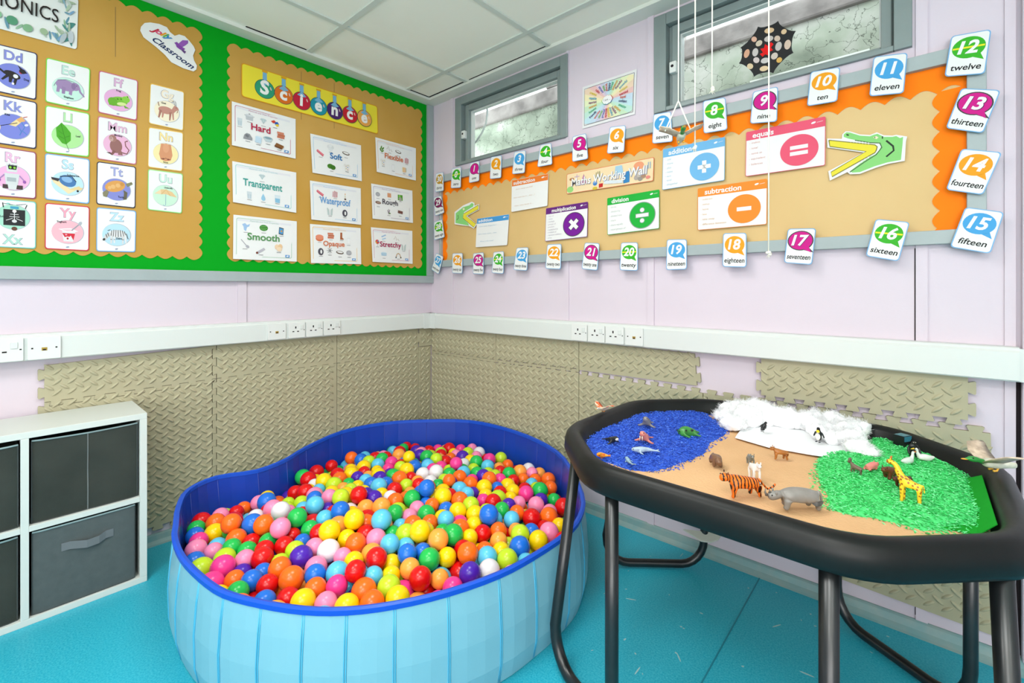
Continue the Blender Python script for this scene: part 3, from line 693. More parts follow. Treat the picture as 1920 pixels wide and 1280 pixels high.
for ch, x, y, c in (('J', 1370, 280, 'c8283c'), ('o', 1412, 300, 'e0527a'), ('l', 1445, 318, 'f0a020'), ('l', 1468, 330, '6ab83c'), ('y', 1496, 345, '3a8ac8')):
    (x, y), = conv([(x, y)]); pr.append(k.tp(ch, x, y, 15, c, .04, 0, rot=rot))
k.art('lettering', pr + [k.tp('Classroom', (ax + bx_) / 2 + 1, (ay + by_) / 2 - 3, 15, '1c2c5c', .02, 0, maxw=math.hypot(bx_ - ax, by_ - ay), rot=rot)])
bird = lambda L: conv(L)
k.art('bird_print', [([bird([(1565, 385), (1590, 378), (1612, 400), (1640, 425), (1665, 440), (1650, 455), (1620, 448), (1588, 425), (1578, 400)])], '8a4aa8'), ([bird([(1600, 395), (1640, 362), (1690, 365), (1690, 390), (1665, 410), (1640, 425)])], '9a5cb8'), ([bird([(1640, 445), (1672, 465), (1660, 485), (1628, 452)])], '6a4a80')])

# ---------------------------------------------------------------- science banner and property sheets
k = Card('science_banner', 'yellow Science banner lettered on seven potion flasks, across the top of the panel', 'banner', None, quadL([(452.5, 117.2), (707.4, 199.2), (708.9, 251.7), (452.5, 180.6)], .014), 400, 84, paper='f4e23c', rc=7, border='e8a41c', bw=2)
for i, (ch, c) in enumerate(zip('Science', ('2f9c74', 'e0701c', 'c41f3a', '2295a8', '4c2468', 'c8202e', 'f0a850'))):
    x = 57 + i * 49; y = 33 + 2 * math.cos(i)
    k.art('flask', [([[(x - 6, y + 12), (x + 6, y + 12), (x + 5, y + 44), (x - 5, y + 44)]], '7ab4d4'), ([ellp(x, y, 25.4, 24)], '3c5a50'), ([ellp(x, y, 24, 22.6)], c), ([[(x - 13, y + 14), (x, y + 25), (x + 13, y + 14), (x, y + 10)]], '7ab4d4'), ([[(x - 7, y + 42), (x + 7, y + 42), (x + 7, y + 47), (x - 7, y + 47)]], 'e0a428'), ([ellp(x + 15, y + 5, 1.6, 4.5, 20)], 'e6c8c4')])
    k.art('letter', [k.tp(ch, x - 1, y - (12 if ch != 'S' else 12), 33 if ch in 'S' else (31 if ch == 'i' else 31), 'f6f6f2', .04, .05)])
ITEM = {'glass': 'p-5,8,5,8,4,-9,-4,-9,d4dee2;p-4,2,4,2,3.6,-8,-3.6,-8,c2d2da;l.6,0,2,0,-8,eee', 'pot': 'p-8,4,8,4,7,-7,-7,-7,c4c8cc;e0,4,8,2.5,0,dadde0;l1,-10,3,-8,2,999;l1,8,2,10,3,999;e0,7,2,1,0,999', 'diamond': 'p-7,3,-4,6,4,6,7,3,0,-6,cddadd;l.5,-7,3,7,3,8aa;l.5,-3,3,0,-6,8aa;l.5,3,3,0,-6,8aa', 'rubberblocks': 'p-9,2,-2,6,3,2,-4,-2,d8402c;p-2,0,5,4,9,-1,2,-5,2a62b8;p0,-4,6,-1,9,-5,4,-8,eec832',
        'bricks': 'p-8,-8,8,-8,8,-3.5,-8,-3.5,d07a5c;p-7,-3,9,-3,9,1.5,-7,1.5,c8704e;p-8,2,7,2,7,6.5,-8,6.5,d8866a', 'wood': 'p-10,-3,6,-6,10,0,-6,4,8a5a30;p-10,-3,6,-6,6,-9,-10,-6,6e4422;p6,-6,10,0,10,-3,6,-9,a06c3c', 'rock': 'p-9,-7,-7,2,-2,7,4,6,9,-2,9,-7,9a9ca0;e-1,1,4,3,0,7c7e84;l.6,-4,5,0,-4,666', 'ice': 'p-7,-7,5,-8,7,5,-6,6,c8e0f0;p-6,6,7,5,4,8,-3,8,dcecf6', 'bowl': 'e0,2,10,4,0,b8ccd4;p-9,1,9,1,5,-6,-5,-6,c6d6dc;e0,2.5,8,2.6,0,90aab4',
        'eraser': 'p-10,4,-7,7,9,-3,7,-7,e8808c;p-10,4,-9,1,6,-9,7,-7,d0606c', 'cotton': 'e-4,2,5,5,0,e4e6e6;e4,2,5,5,0,dfe2e2;e0,-4,6,4,0,e8eaea;e0,5,4,4,0,ecefef', 'band': 'e0,0,10,4,-8,5a4028;e0,.6,8,2.4,-8,f3f3f0', 'yarn': 'e-3,1,8,6,10,4e8a2c;e4,-1,7,6,10,417a24;l.7,-8,3,0,-3,2c5a18;l.7,0,5,8,-4,2c5a18;l.7,-5,5,3,-4,2c5a18', 'shirt': 'p-8,8,-3,9,0,7,3,9,8,8,9,2,5,2,5,-9,-5,-9,-5,2,-9,2,eceae4;e-2,3,1,1,0,c33;e2,0,1,1,0,36c;e-2,-3,1,1,0,cb3;e2,-6,1,1,0,c33;e3,5,1,1,0,cb3',
        'leaf': 'e-2,4,2,6,-20,6a9a3c;e3,2,2,6,-40,5a8a30;e-4,-3,2,5,30,5a8a30;e2,-5,2,5,-50,6a9a3c;l.7,0,-9,0,8,4a7a28', 'wire': 'l1,-9,-2,-4,7,0,-5,4,0,8,-6,9a7a5a', 'fabric': 'l1.6,-6,-8,-5,6,c04050;l1.6,-2.5,-9,-1.5,8,c04050;l1.6,1,-9,1.5,7,c04050;l1.6,4.5,-8,5,6,c04050', 'paper': 'p-6,-7,2,-7,2,7,-6,7,f0d090;p-2,-8,6,-6,5,7,-2,7,f4c8a0;l1,6,-6,7,6,7ab87a', 'drop': 'p0,9,-4,0,0,-8,4,0,9ccce6;e0,-3,4.4,5,0,9ccce6', 'cup': 'p-6,9,6,9,5,-9,-5,-9,dce8ee;p-5.5,1,5.5,1,5,-9,-5,-9,90c4e0', 'cloth': 'p-8,6,-2,9,2,5,8,8,6,2,2,0,0,-9,-4,-6,-5,1,a4c4e8', 'melon': 'e0,0,9,7,0,3c8a34;l1,-6,3,6,4,8ac070;l1,-8,-1,8,0,8ac070;l1,-5,-4,5,-4,8ac070', 'phone': 'p-5,9,5,7,4,-9,-6,-7,3a3c44;p-4,7,4,5.4,3,-7,-5,-5.4,5aa0d4;e0,0,2,2,0,e0a040',
        'spoon': 'l1.4,-8,9,3,-4,a8a8b0;e5,-6,4,3,-40,b4b4bc', 'foil': 'p-9,-5,6,5,9,1,-6,-9,c0bcc4;e-8,-7,2.4,2.4,0,7a3a28', 'eggs': 'e-4,1,5,6,0,f4d4b0;e3,2,5,6,0,efca9e;e1,-4,6,5,0,f7dcbc', 'gloves': 'p-8,8,-6,9,-2,4,-1,-9,-6,-9,-7,0,c4d2d0;p8,8,6,9,2,4,1,-9,6,-9,7,0,c4d2d0', 'tyre': 'e0,0,7,9,0,55525c;e1,0,2.4,5,0,f3f3f0', 'candle': 'p-1.4,-4,1.4,-4,1.4,4,-1.4,4,e8e0c8;e0,7,1,2,0,f0a030;e0,-6,3,2,0,5a3a30', 'coin': 'e0,0,7,6,0,a8a8ac;e0,0,5,4,0,b8b8bc', 'square': 'p-6,-6,6,-6,6,6,-6,6,e0a078', 'path': 'p-8,-8,8,-8,8,8,-8,8,58a030;e0,-4,5,6,20,a8a89c;e-2,4,3,4,0,8cc860', 'bark': 'p-8,-3,8,-5,9,3,-7,5,7a5048', 'coral': 'l1.4,0,-8,-4,4,8a7888;l1.4,0,-6,4,5,8a7888;l1.4,0,-4,0,7,8a7888;e3,-5,3,2,0,6a8a50', 'log': 'e0,0,9,4,-4,7a5a4a;e1,0,7,2.4,-4,b09484',
        'disc': 'e0,-2,10,7,0,e0805c;e0,2,10,6,0,ec9474', 'boot': 'p-3,9,2,9,2,-4,6,-7,5,-9,-4,-9,b0643c', 'splat': 'l1,-8,0,8,0,999;l1,0,-8,0,8,999;l1,-5,-6,5,6,999;l1,-5,6,5,-6,999;e0,0,3,3,0,999', 'milk': 'p-4,8,4,8,4,-8,-4,-8,e8e8e6;p-3.4,6,3.4,6,3.4,-7,-3.4,-7,f8f8f8', 'lolly': 'e0,3,6,6,0,d84c4c;p0,3,6,3,3,8,4a90c8;p0,3,-6,3,-3,-2,eec040;l.8,0,-3,0,-10,999', 'pool': 'e0,3,9,3,0,c8e0ee;p-9,2,9,2,8,-4,-8,-4,a8cce4;l.6,-9,-1,9,-1,fff', 'spring': 'l2.4,-8,-7,-5,2,0,5,5,2,8,-7,c8c09a;l1,-8,-7,-5,1,0,4,5,1,8,-7,e0885a;e-8,-7,2,2,0,345;e8,-7,2,2,0,653', 'plasters': 'p-8,2,6,8,8,5,-6,-1,a8c8e8;p-6,-5,6,-1,7,-4,-5,-8,b4d4ee'}
SS = [('Hard', 'c01c48', 'c46a84', (434.6, 189.8, 554.2, 223.3, 553.8, 297.7, 433.9, 272.5), 'glass,16,58;pot,36,74;diamond,66,73;rubberblocks,92,76;bricks,105,50;rock,32,28;ice,55,26;bowl,76,32;wood,101,24', 60, 15),
      ('Soft', '2a78b8', 'a8cce8', (581.6, 250.2, 676.7, 272.5, 677.8, 339.7, 584.9, 323.9), 'eraser,24,56;cotton,52,74;band,95,68;yarn,52,24;shirt,96,30', 66, 15),
      ('Flexible', 'd8703c', 'f4c4a0', (703.7, 257.2, 779.6, 278, 779, 338.6, 705.2, 322.4), 'leaf,20,70;wire,46,76;band,76,74;fabric,106,54;shirt,22,32;paper,96,24;milk,56,24', 60, 15),
      ('Transparent', '34a498', '9cd4d0', (435.4, 302, 555.3, 323.4, 554.9, 399, 436, 379), 'diamond,62,74;glass,34,24;drop,64,24;cup,96,26', 64, 17),
      ('Waterproof', '6aa4dc', 'a8cce8', (581, 338.3, 676.3, 353, 676.7, 421.4, 582.7, 411.6), 'eraser,26,72;fabric,66,74;candle,94,70;gloves,50,26;tyre,92,26', 66, 17),
      ('Rough', '4a4450', 'b0a0b8', (695.8, 343.8, 773, 357.4, 773.7, 418, 697.5, 409.9), 'coin,20,72;square,58,74;path,96,72;log,20,48;coral,54,26;bark,94,28', 60, 15),
      ('Smooth', '5c9a5c', 'a8ccb0', (437.6, 402.2, 556.4, 414.9, 555.8, 490.4, 436, 485.3), 'cloth,26,74;melon,64,76;phone,104,72;spoon,24,36;foil,58,24;eggs,98,32', 64, 16),
      ('Opaque', 'e07c50', 'f4c46c', (581, 419.7, 676, 427.4, 676.7, 495.2, 582.2, 493), 'disc,24,66;bricks,54,74;boot,84,74;milk,104,62;tyre,26,30;splat,50,34;band,78,30;coin,104,30', 62, 13),
      ('Stretchy', 'b01c58', 'd88ca4', (695.3, 425.8, 773, 432.8, 773, 494.5, 697.5, 490.8), 'plasters,40,74;wire,84,72;lolly,18,56;gloves,108,48;pool,38,24;spring,88,24', 62, 15)]
for t, tc_, bc, c, items, tx, th in SS:
    q = quadL([(c[i], c[i + 1]) for i in (0, 2, 4, 6)], .013)
    q[3] = q[3] + Vector((.006, 0, 0)); q[2] = q[2] + Vector((.003, 0, 0))
    k = Card('science_sheet', 'white science sheet headed %s with small pictures of %s materials' % (t, t.lower()), 'poster', 'science property sheets', q, 141, 100, paper='f4f4f2', rc=0)
    k.art('border', [([rrect(6, 7, 129, 94, 4)], bc), ([rrect(7.2, 8.2, 127.8, 92.8, 3.4)], 'f5f5f3'), ([[(8, 87), (127, 87), (127, 92), (8, 92)]], 'e9e9ee')])
    pr = [k.tp('Materials and Their Properties', 66, 87.6, 3.6, bc, .0)]
    for it in items.split(';'):
        n_, x, y = it.split(','); x = float(x); y = float(y)
        pr += dsl(ITEM[n_], x, y, 1.05); pr.append(([[(x - 5, y - 12.5), (x + 5, y - 12.5), (x + 5, y - 11.3), (x - 5, y - 11.3)]], '9a9a9c'))
    pr += dsl('p113,9,123,9,123,15,113,15,5a9ad8;e118,12,3,1.6,15,f4f4f4')
    k.art('pictures', pr)
    k.art('heading', [k.tp(t, tx, 46, th, tc_, .018, 0, maxw=86)])
# ---------------------------------------------------------------- maths board sheets
def hdr_sheet(name, label, c, W, Hh, col, title, hh, bullets=(), sign=None, ring_=None, dark=None, tcol='f6f4f2', off=.013, bcol='d8b4a4', tmax=.6, ruled=False, rc=3, grp='maths word sheets'):
    q = quadR([(c[i], c[i + 1]) for i in (0, 2, 4, 6)], -off)
    q[3] = q[3] + Vector((0, -.004, 0)); q[2] = q[2] + Vector((0, -.004, 0))
    k = Card(name, label, 'poster', grp, q, W, Hh, paper='f4f3f0', rc=rc, border=col if not ruled else None, bw=1, gloss=.35)
    k.art('header', [([[(0.6, Hh - hh), (W - .6, Hh - hh), (W - .6, Hh - .6), (.6, Hh - .6)]], dark or col)] + dsl('e%g,%g,4,2,15,f6f6f6;l.8,%g,%g,%g,%g,f0e4e0' % (W * .86, Hh - hh * .42, W * .9, Hh - hh * .45, W * .97, Hh - hh * .4)), .35)
    k.art('heading', ([k.tp(title, W * .05 + W * tmax * .5 + .6, Hh - hh * .8 - .6, hh * .56, '5a4650', .03, 0, maxw=W * tmax)] if dark else []) + [k.tp(title, W * .05 + W * tmax * .5, Hh - hh * .8, hh * .56, tcol, .025, 0, maxw=W * tmax)], .35)
    if ruled:
        k.art('handwriting', [k.tp(t_, W * .36, Hh - hh - Hh * (.13 + .26 * i), 4.2, bcol, 0, .2, maxw=W * .6) for i, t_ in enumerate(bullets)])
    elif bullets:
        pr = []
        for i, b in enumerate(bullets):
            v = k.tp('- ' + b, 0, Hh - hh - 9 - i * (Hh - hh - 8) / max(6, len(bullets)), 4.6, bcol, -.002, .1, maxw=W * .44)
            x0 = min(p[0] for p in v[0][0]); pr.append((([(p[0] - x0 + W * .05, p[1]) for p in v[0][0]], v[0][1]), v[1]))
        k.art('word_list', pr, .35)
    if sign:
        cx, cy, r = W * .69, (Hh - hh) * .5, (Hh - hh) * .41
        k.art('symbol_disc', ([([ellp(cx, cy, r * 1.06, r * 1.06, 0, 40)], ring_)] if ring_ else []) + [([ellp(cx, cy, r, r, 0, 40)], col)], .35)
        a, b = r * .52, r * .16
        R4 = lambda x, y, w, h, ro=0: [[(cx + x_ * math.cos(ro) - y_ * math.sin(ro), cy + x_ * math.sin(ro) + y_ * math.cos(ro)) for x_, y_ in ((x - w, y - h), (x + w, y - h), (x + w, y + h), (x - w, y + h))]]
        def shape(g):
            if sign == 'x': return R4(0, 0, a + g, b + g, PI / 4) + R4(0, 0, b + g, a + g, PI / 4)
            if sign == '+': return R4(0, 0, a * .85 + g, b * .9 + g) + R4(0, 0, b * .9 + g, a * .85 + g)
            if sign == '-': return R4(0, 0, a * .85 + g, b * .85 + g)
            if sign == '=': return R4(0, b * 1.2, a * .9 + g, b * .75 + g) + R4(0, -b * 1.2, a * .9 + g, b * .75 + g)
            return R4(0, 0, a * .95 + g, b * .8 + g) + [ellp(cx, cy + r * .42, b + g, b + g)] + [ellp(cx, cy - r * .42, b + g, b + g)]
        k.art('symbol', ([(shape(1.5), ring_)] if ring_ else []) + [(shape(0), 'f5f3f2')], .35)
    return k
hdr_sheet('maths_worksheet', 'white worksheet with orange subtraction header, left of the maths banner', (960, 337.9, 1028.5, 325.3, 1027.3, 386, 959.7, 397.5), 100, 100, 'f08030', 'subtraction', 20, ('How many are left?', 'How much less is ... than ...?', 'How many fewer is ...'), ruled=True, bcol='e8c8b0')
hdr_sheet('maths_worksheet', 'white worksheet with blue addition header beside the small crocodile', (894.6, 410, 955, 401.4, 952, 459.4, 892.8, 463.5), 100, 100, '4a9cd8', 'addition', 18, ('How many altogether?', 'How many more ... than', 'What is the total?'), ruled=True, bcol='b4cce0', tmax=.45)
hdr_sheet('maths_poster', 'white multiplication poster with a times sign in a purple disc', (1024, 390.6, 1102.5, 378, 1102, 443.8, 1023, 452.5), 141, 100, '7a1c98', 'multiplication', 19, ('lots of', 'times', 'multiply', 'groups of', 'product', 'multiplied by', 'multiple of', 'repeated addition', 'array'), 'x', '4c4450', dark='6a2a7c', bcol='c4bcc8', tmax=.78)
hdr_sheet('maths_poster', 'white division poster with a divide sign in a green disc', (1138.7, 371.6, 1236.5, 355, 1237, 428.4, 1139.8, 440.6), 141, 100, '1eb03c', 'division', 20, ('divide', 'divided by', 'divided into', 'share', 'share equally', 'equal groups of'), '/', '8a9a92', bcol='c0ccc4', tmax=.42)
hdr_sheet('maths_poster', 'white addition poster with a plus sign in a light blue disc', (1243.4, 280, 1359.8, 256.6, 1359.2, 338.3, 1242.4, 356.3), 141, 100, '74b8e6', 'addition', 21, ('add', 'more', 'plus', 'make', 'sum', 'total', 'altogether'), '+', bcol='b4d0e4', tmax=.48)
hdr_sheet('maths_poster', 'white equals poster with an equals sign in a red disc', (1399.2, 247.9, 1548.2, 218, 1547.7, 310.4, 1398.2, 331.3), 141, 100, 'ee5a76', 'equals', 20, ('makes', 'total', 'same as', 'equivalent', 'balances'), '=', bcol='e8a8a4', tmax=.36)
hdr_sheet('maths_poster', 'white subtraction poster with a minus sign in an orange disc', (1308.4, 353.3, 1438.7, 334.8, 1438.3, 420.7, 1308.8, 431.8), 141, 100, 'fa8f2c', 'subtraction', 21, ('subtract', 'minus', 'leave', 'less', 'take away', 'difference between'), '-', bcol='eebc90', tmax=.66)

k = Card('maths_banner', 'peach Maths Working Wall banner with drawings of maths equipment', 'banner', None, quadR([(1062.8, 326.5), (1226.7, 294.4), (1225, 339), (1062.4, 363.8)], -.013), 300, 72, paper='f6dcb0', rc=4, border='e87850', bw=1.6)
k.art('equipment_print', dsl('e14,14,13,11,0,9ad47c;e20,50,9,5,0,b87a4c;p50,24,66,62,76,28,c88aa8;l3,30,56,50,56,c8a8c0;l3,40,48,40,64,c8a8c0;e108,22,8,8,0,4a86c8;p100,22,116,22,108,34,7aa8dc;p122,4,136,6,136,18,122,18,c82c2c;e108,5,9,5,0,d8c040;l2,112,58,112,36,6a7a4a;l2,118,60,118,36,6a7a4a;l2,124,60,124,36,6a7a4a;p176,34,206,36,200,66,178,66,a8cce0;p206,6,226,8,226,44,206,42,3a86c0;e254,54,16,13,0,f0a078;e248,18,8,8,0,b4a8a0;e260,14,8,8,0,9c948c;e256,26,8,8,0,c4b8ac;e270,20,7,7,0,b08a70;e284,14,7,5,0,e88a80;p140,14,204,8,204,18,140,26,dce4e8;l2,284,60,284,40,88b4d8;l2,290,60,290,40,88b4d8'))
k.art('lettering', [k.tp('Maths Working Wall', 151, 24, 27, '8a8fa8', .022, .05, maxw=262), k.tp('Maths Working Wall', 150, 25.5, 26, 'f6f4f0', .012, .05, maxw=260)])

# I am ... poster on the wall between the windows
k = Card('affirmation_poster', 'I am poster with rays of rainbow coloured words between the two windows', 'poster', None, quadR([(1092.6, 163.6), (1194, 129.3), (1190.7, 214), (1092.2, 241.5)], -.004), 141, 100, paper='f0efee', rc=0)
cols = ['c8384c', 'e06030', 'e8a030', 'e8d040', '7cc040', '40b080', '40a8c8', '4068b8', '403c6c', '8a3c80']
wash = ['f4c8c4', 'f8dcc0', 'fbf0c0', 'eef6c8', 'd0ecc8', 'c8ecdc', 'c8e8f0', 'cce0f0', 'd0d0e4', 'e8d0e0']
ws = 'wanted unique powerful thankful ambitious loved happy brave kind strong calm creative capable important generous honest friendly worthy clever proud special beautiful grateful helpful patient amazing confident loyal'.split()
pr = [([[(5, 6), (136, 6), (136, 94), (5, 94)]], '2c2c3c'), ([[(6, 7), (135, 7), (135, 93), (6, 93)]], 'f6f4ee')]
def edge(a):
    c, s_ = math.cos(a), math.sin(a); k_ = min(64 / abs(c) if abs(c) > 1e-6 else 1e9, 42.6 / abs(s_) if abs(s_) > 1e-6 else 1e9); return (70.5 + c * k_, 50 + s_ * k_)
N = 28
for i in range(N):
    a0, a1 = 2 * PI * i / N, 2 * PI * (i + 1) / N
    pr.append(([[(70.5, 50), edge(a0), edge((a0 + a1) / 2), edge(a1)]], wash[i % 10]))
k.art('rays', pr)
pr = []
for i in range(N):
    a = 2 * PI * (i + .5) / N; ex, ey = edge(a); L = math.hypot(ex - 70.5, ey - 50); r = L - 13 if L > 36 else L - 10
    c, s_ = math.cos(a), math.sin(a); fl = c < 0
    w_ = k.tp(ws[i % len(ws)], 0, -2, 5.5, cols[(i * 3) % 10], .02, 0, maxw=min(22, (L - 18) * 1.2))
    ro = a + (PI if fl else 0); cr_, sr_ = math.cos(ro), math.sin(ro)
    pr.append((([(70.5 + c * (L + 17) / 2 + p[0] * cr_ - p[1] * sr_, 50 + s_ * (L + 17) / 2 + p[0] * sr_ + p[1] * cr_) for p in w_[0][0]], w_[0][1]), w_[1]))
k.art('words', pr)
k.art('cloud', [([ellp(70.5 + 9 * math.cos(j * PI / 4), 50 + 6 * math.sin(j * PI / 4), 5.6, 5)], cols[j]) for j in range(8)] + [([ellp(70.5 + 8 * math.cos(j * PI / 4), 50 + 5.4 * math.sin(j * PI / 4), 5.2, 4.8)], 'f8f8f6') for j in range(8)] + [([ellp(70.5, 50, 9, 6)], 'f8f8f6'), k.tp('I am ...', 70.5, 48, 5, '3a3a48', .0, .1)])

# crocodile greater-than / less-than signs
def croc(label, sx, sy, s, outl, parts, off):
    us = [p[0] / s + sx for p in outl]; vs = [p[1] / s + sy for p in outl]
    P = lambda x, y: onR(x / s + sx, y / s + sy, -off)
    a = [P(*p) for p in outl]; x0, x1 = min(p.x for p in a), max(p.x for p in a); z0, z1 = min(p.z for p in a), max(p.z for p in a)
    q = [Vector((x0, -off, z1)), Vector((x1, -off, z1)), Vector((x1, -off - .004, z0)), Vector((x0, -off - .004, z0))]
    W_, H_ = (x1 - x0) * 1000, (z1 - z0) * 1000
    cv = lambda L: [((P(*p).x - x0) * 1000, (P(*p).z - z0) * 1000) for p in L]
    k = Card('crocodile_sign', label, 'sign', 'crocodile comparison signs', q, W_, H_, outline=cv(outl))
    for nm, pl in parts:
        k.art(nm, [((stroke(w, cv(L)) if w else [cv(L)]), c) for w, L, c in pl])
    return k
G = '8ed67c'; Y = 'f0e040'; K = '2c3a2c'
croc('large green crocodile head sign with open jaws at the right end of the maths board', 1500, 40, 4.267,
     [(335, 940), (338, 905), (365, 880), (400, 880), (480, 905), (560, 910), (615, 888), (670, 912), (740, 915), (770, 908), (858, 922), (848, 960), (838, 1118), (705, 1142), (610, 1172), (480, 1222), (400, 1225), (380, 1208), (240, 1275), (228, 1200), (510, 1050), (220, 1010), (218, 938)],
     [('head', [(0, [(350, 925), (350, 905), (372, 888), (400, 890), (480, 915), (560, 920), (590, 908), (620, 900), (645, 912), (670, 925), (740, 925), (770, 918), (800, 935), (825, 925), (820, 990), (808, 1110), (700, 1130), (600, 1160), (480, 1208), (420, 1212), (402, 1200), (480, 1140), (560, 1085), (600, 1068), (630, 1040), (650, 1000), (632, 975), (560, 970), (440, 950), (385, 938)], G), (5, [(690, 955), (745, 1000), (750, 1035), (690, 1085)], K), (3, [(400, 1208), (520, 1125), (610, 1068), (655, 1010), (640, 975), (560, 972), (440, 952)], '4a6a44'), (3, [(660, 920), (660, 940)], K)]),
      ('eye', [(0, [(585, 930), (610, 918), (630, 930), (612, 944)], 'f4ecc8'), (0, [(592, 930), (602, 924), (604, 936)], K), (4, [(372, 905), (385, 912), (392, 908)], K)]),
      ('greater_than_sign', [(0, [(232, 952), (600, 990), (618, 1005), (612, 1030), (600, 1052), (258, 1245), (250, 1208), (530, 1042), (240, 1002)], Y), (3, [(232, 952), (600, 990), (618, 1005), (612, 1030), (600, 1052), (258, 1245), (250, 1208), (530, 1042), (240, 1002), (232, 952)], '8a8238')]),
      ('teeth', [(0, [(400 + 24 * i, 950 + 3.5 * i), (412 + 24 * i, 952 + 3.5 * i), (406 + 24 * i, 972 + 3 * i)], 'f6f6f2') for i in range(7)] + [(0, [(440 + 26 * i, 1170 - 17 * i), (450 + 26 * i, 1163 - 17 * i), (440 + 26 * i, 1145 - 16 * i)], 'f6f6f2') for i in range(5)])], .013)
croc('small green crocodile head sign with open jaws at the left end of the maths board', 800, 260, 4.364,
     [(230, 600), (300, 545), (370, 515), (392, 525), (392, 548), (430, 535), (430, 580), (335, 632), (415, 700), (390, 735), (355, 715), (300, 710), (232, 700)],
     [('head', [(0, [(240, 610), (300, 560), (350, 545), (370, 525), (386, 535), (382, 555), (340, 580), (310, 600), (300, 622), (310, 660), (345, 695), (350, 712), (290, 700), (240, 690)], G), (4, [(258, 625), (262, 650), (250, 665)], K)]),
      ('eye', [(0, [(295, 572), (310, 565), (314, 580), (300, 586)], 'f4ecc8')]),
      ('less_than_sign', [(0, [(425, 542), (425, 576), (325, 632), (408, 698), (390, 726), (300, 650), (304, 615)], Y), (3, [(425, 542), (425, 576), (325, 632), (408, 698), (390, 726), (300, 650), (304, 615), (425, 542)], '7a7430')])], .013)

# black web cut-out on the second window
q0 = onR(1441, 92, .028)
ws_ = [(845, 100), (1195, 300), (1148, 735), (745, 1142), (360, 1215), (60, 950), (92, 630), (440, 215)]
wp = [onR(1380 + x / 10.667, 30 + y / 10.667, .028) for x, y in ws_]
cx_, cz_ = sum(p.x for p in wp) / 8, sum(p.z for p in wp) / 8
pts = []
for i in range(8):
    a, b = wp[i], wp[(i + 1) % 8]; pts.append((a.x, a.z))
    for t in (.12, .3, .5, .7, .88):
        p = a.lerp(b, t); s_ = .9 + .1 * (2 * t - 1) ** 2; s_ = 1 - .09 * (1 - (2 * t - 1) ** 4)
        pts.append((cx_ + (p.x - cx_) * s_, cz_ + (p.z - cz_) * s_))
mb = MB(); mb.prism(pts, lambda p, d: Vector((p[0], d, p[1])), .027, .029)
web = tag(mb.build('web_cutout', mat('black_card', '0c0c0e', .7), loc=(cx_, .028, cz_)), 'black eight pointed card web with oval holes stuck on the second window', 'decoration')
OV = [(665, 290, 100, 55, 14, 'e6c49a'), (958, 313, 60, 48, 40, 'eccaa0'), (362, 465, 55, 55, 30, 'e8b8a0'), (655, 455, 95, 58, 18, 'cfc4be'), (825, 450, 62, 58, 30, 'dcc4b0'), (460, 545, 75, 52, 40, 'dccbb4'), (215, 750, 52, 92, -20, 'e4b090'), (385, 725, 58, 85, -15, 'd4ccc8'), (850, 605, 62, 95, -20, 'd0c8c2'), (1032, 572, 65, 100, -15, 'e2c8b4'), (407, 882, 62, 60, 0, 'dcccc8'), (580, 890, 88, 55, 18, 'd6d0cc'), (768, 800, 78, 60, 45, 'dcccc0'), (865, 880, 62, 50, 40, 'e4b460'), (282, 1005, 62, 58, 0, 'e8cfa8'), (560, 1050, 90, 52, 14, 'ecd0a8')]
for x, y, rx, ry, ro, c in OV:
    P = [onR(1380 + a / 10.667, 30 + b / 10.667, .0265) for a, b in [(x + dx, y - dy) for dx, dy in [(p[0], p[1]) for p in ellp(0, 0, rx, ry, ro, 16)]]]
    mb = MB(); mb.add([tuple(p) for p in P], [list(range(16))]); mb.build('tissue_oval', ink(c), web)
mb = MB(); st = [(580, 560), (640, 600), (700, 520), (750, 560), (700, 630), (740, 680), (660, 720), (640, 785), (585, 765), (530, 815), (475, 760), (540, 730), (485, 655), (560, 640)]
mb.add([tuple(onR(1380 + a / 10.667, 30 + b / 10.667, .0262)) for a, b in st], [list(range(14))]); mb.build('red_star', ink('f01818'), web)
# ---------------------------------------------------------------- white cube shelf with fabric bins
M_SHELF = mat('white_shelf_laminate', 'cdd1cb', .45, .4, var=.06, vscale=3, col2='c4c8c4')
M_BIN = mat('charcoal_bin_fabric', '3b3f3a', .85, .2, var=.6, vscale=7, col2='262c28', bump=.12, bscale=300)
M_BIN2 = mat('grey_bin_fabric', '545b5b', .85, .2, var=.4, vscale=40, col2='454d4e', bump=.1, bscale=300)
M_PIPE = mat('bin_piping', '8fa3a4', .7, .3)
SX0, SX1, SY1, SZ = .022, .297, -1.549, .617
SY0 = -2.165
sh = empty('cube_shelf', (.16, -1.86, 0), 'white two by two cube shelf against the left wall', 'shelf')
P = .021
for nm, a, b in (('top_panel', (SX0, SY0, SZ - P), (SX1, SY1, SZ)), ('bottom_panel', (SX0, SY0, 0), (SX1, SY1, P)), ('side_panel', (SX0, SY1 - P, P), (SX1, SY1, SZ - P)), ('side_panel', (SX0, SY0, P), (SX1, SY0 + P, SZ - P)), ('divider', (SX0, -1.868, P), (SX1, -1.849, SZ - P)), ('shelf_board', (SX0, -1.849, .297), (SX1, SY1 - P, .315)), ('shelf_board', (SX0, SY0 + P, .297), (SX1, -1.868, .315)), ('back_panel', (SX0, SY0 + P, P), (SX0 + .004, SY1 - P, SZ - P))):
    boxobj(nm, a, b, M_SHELF, sh, .0012)
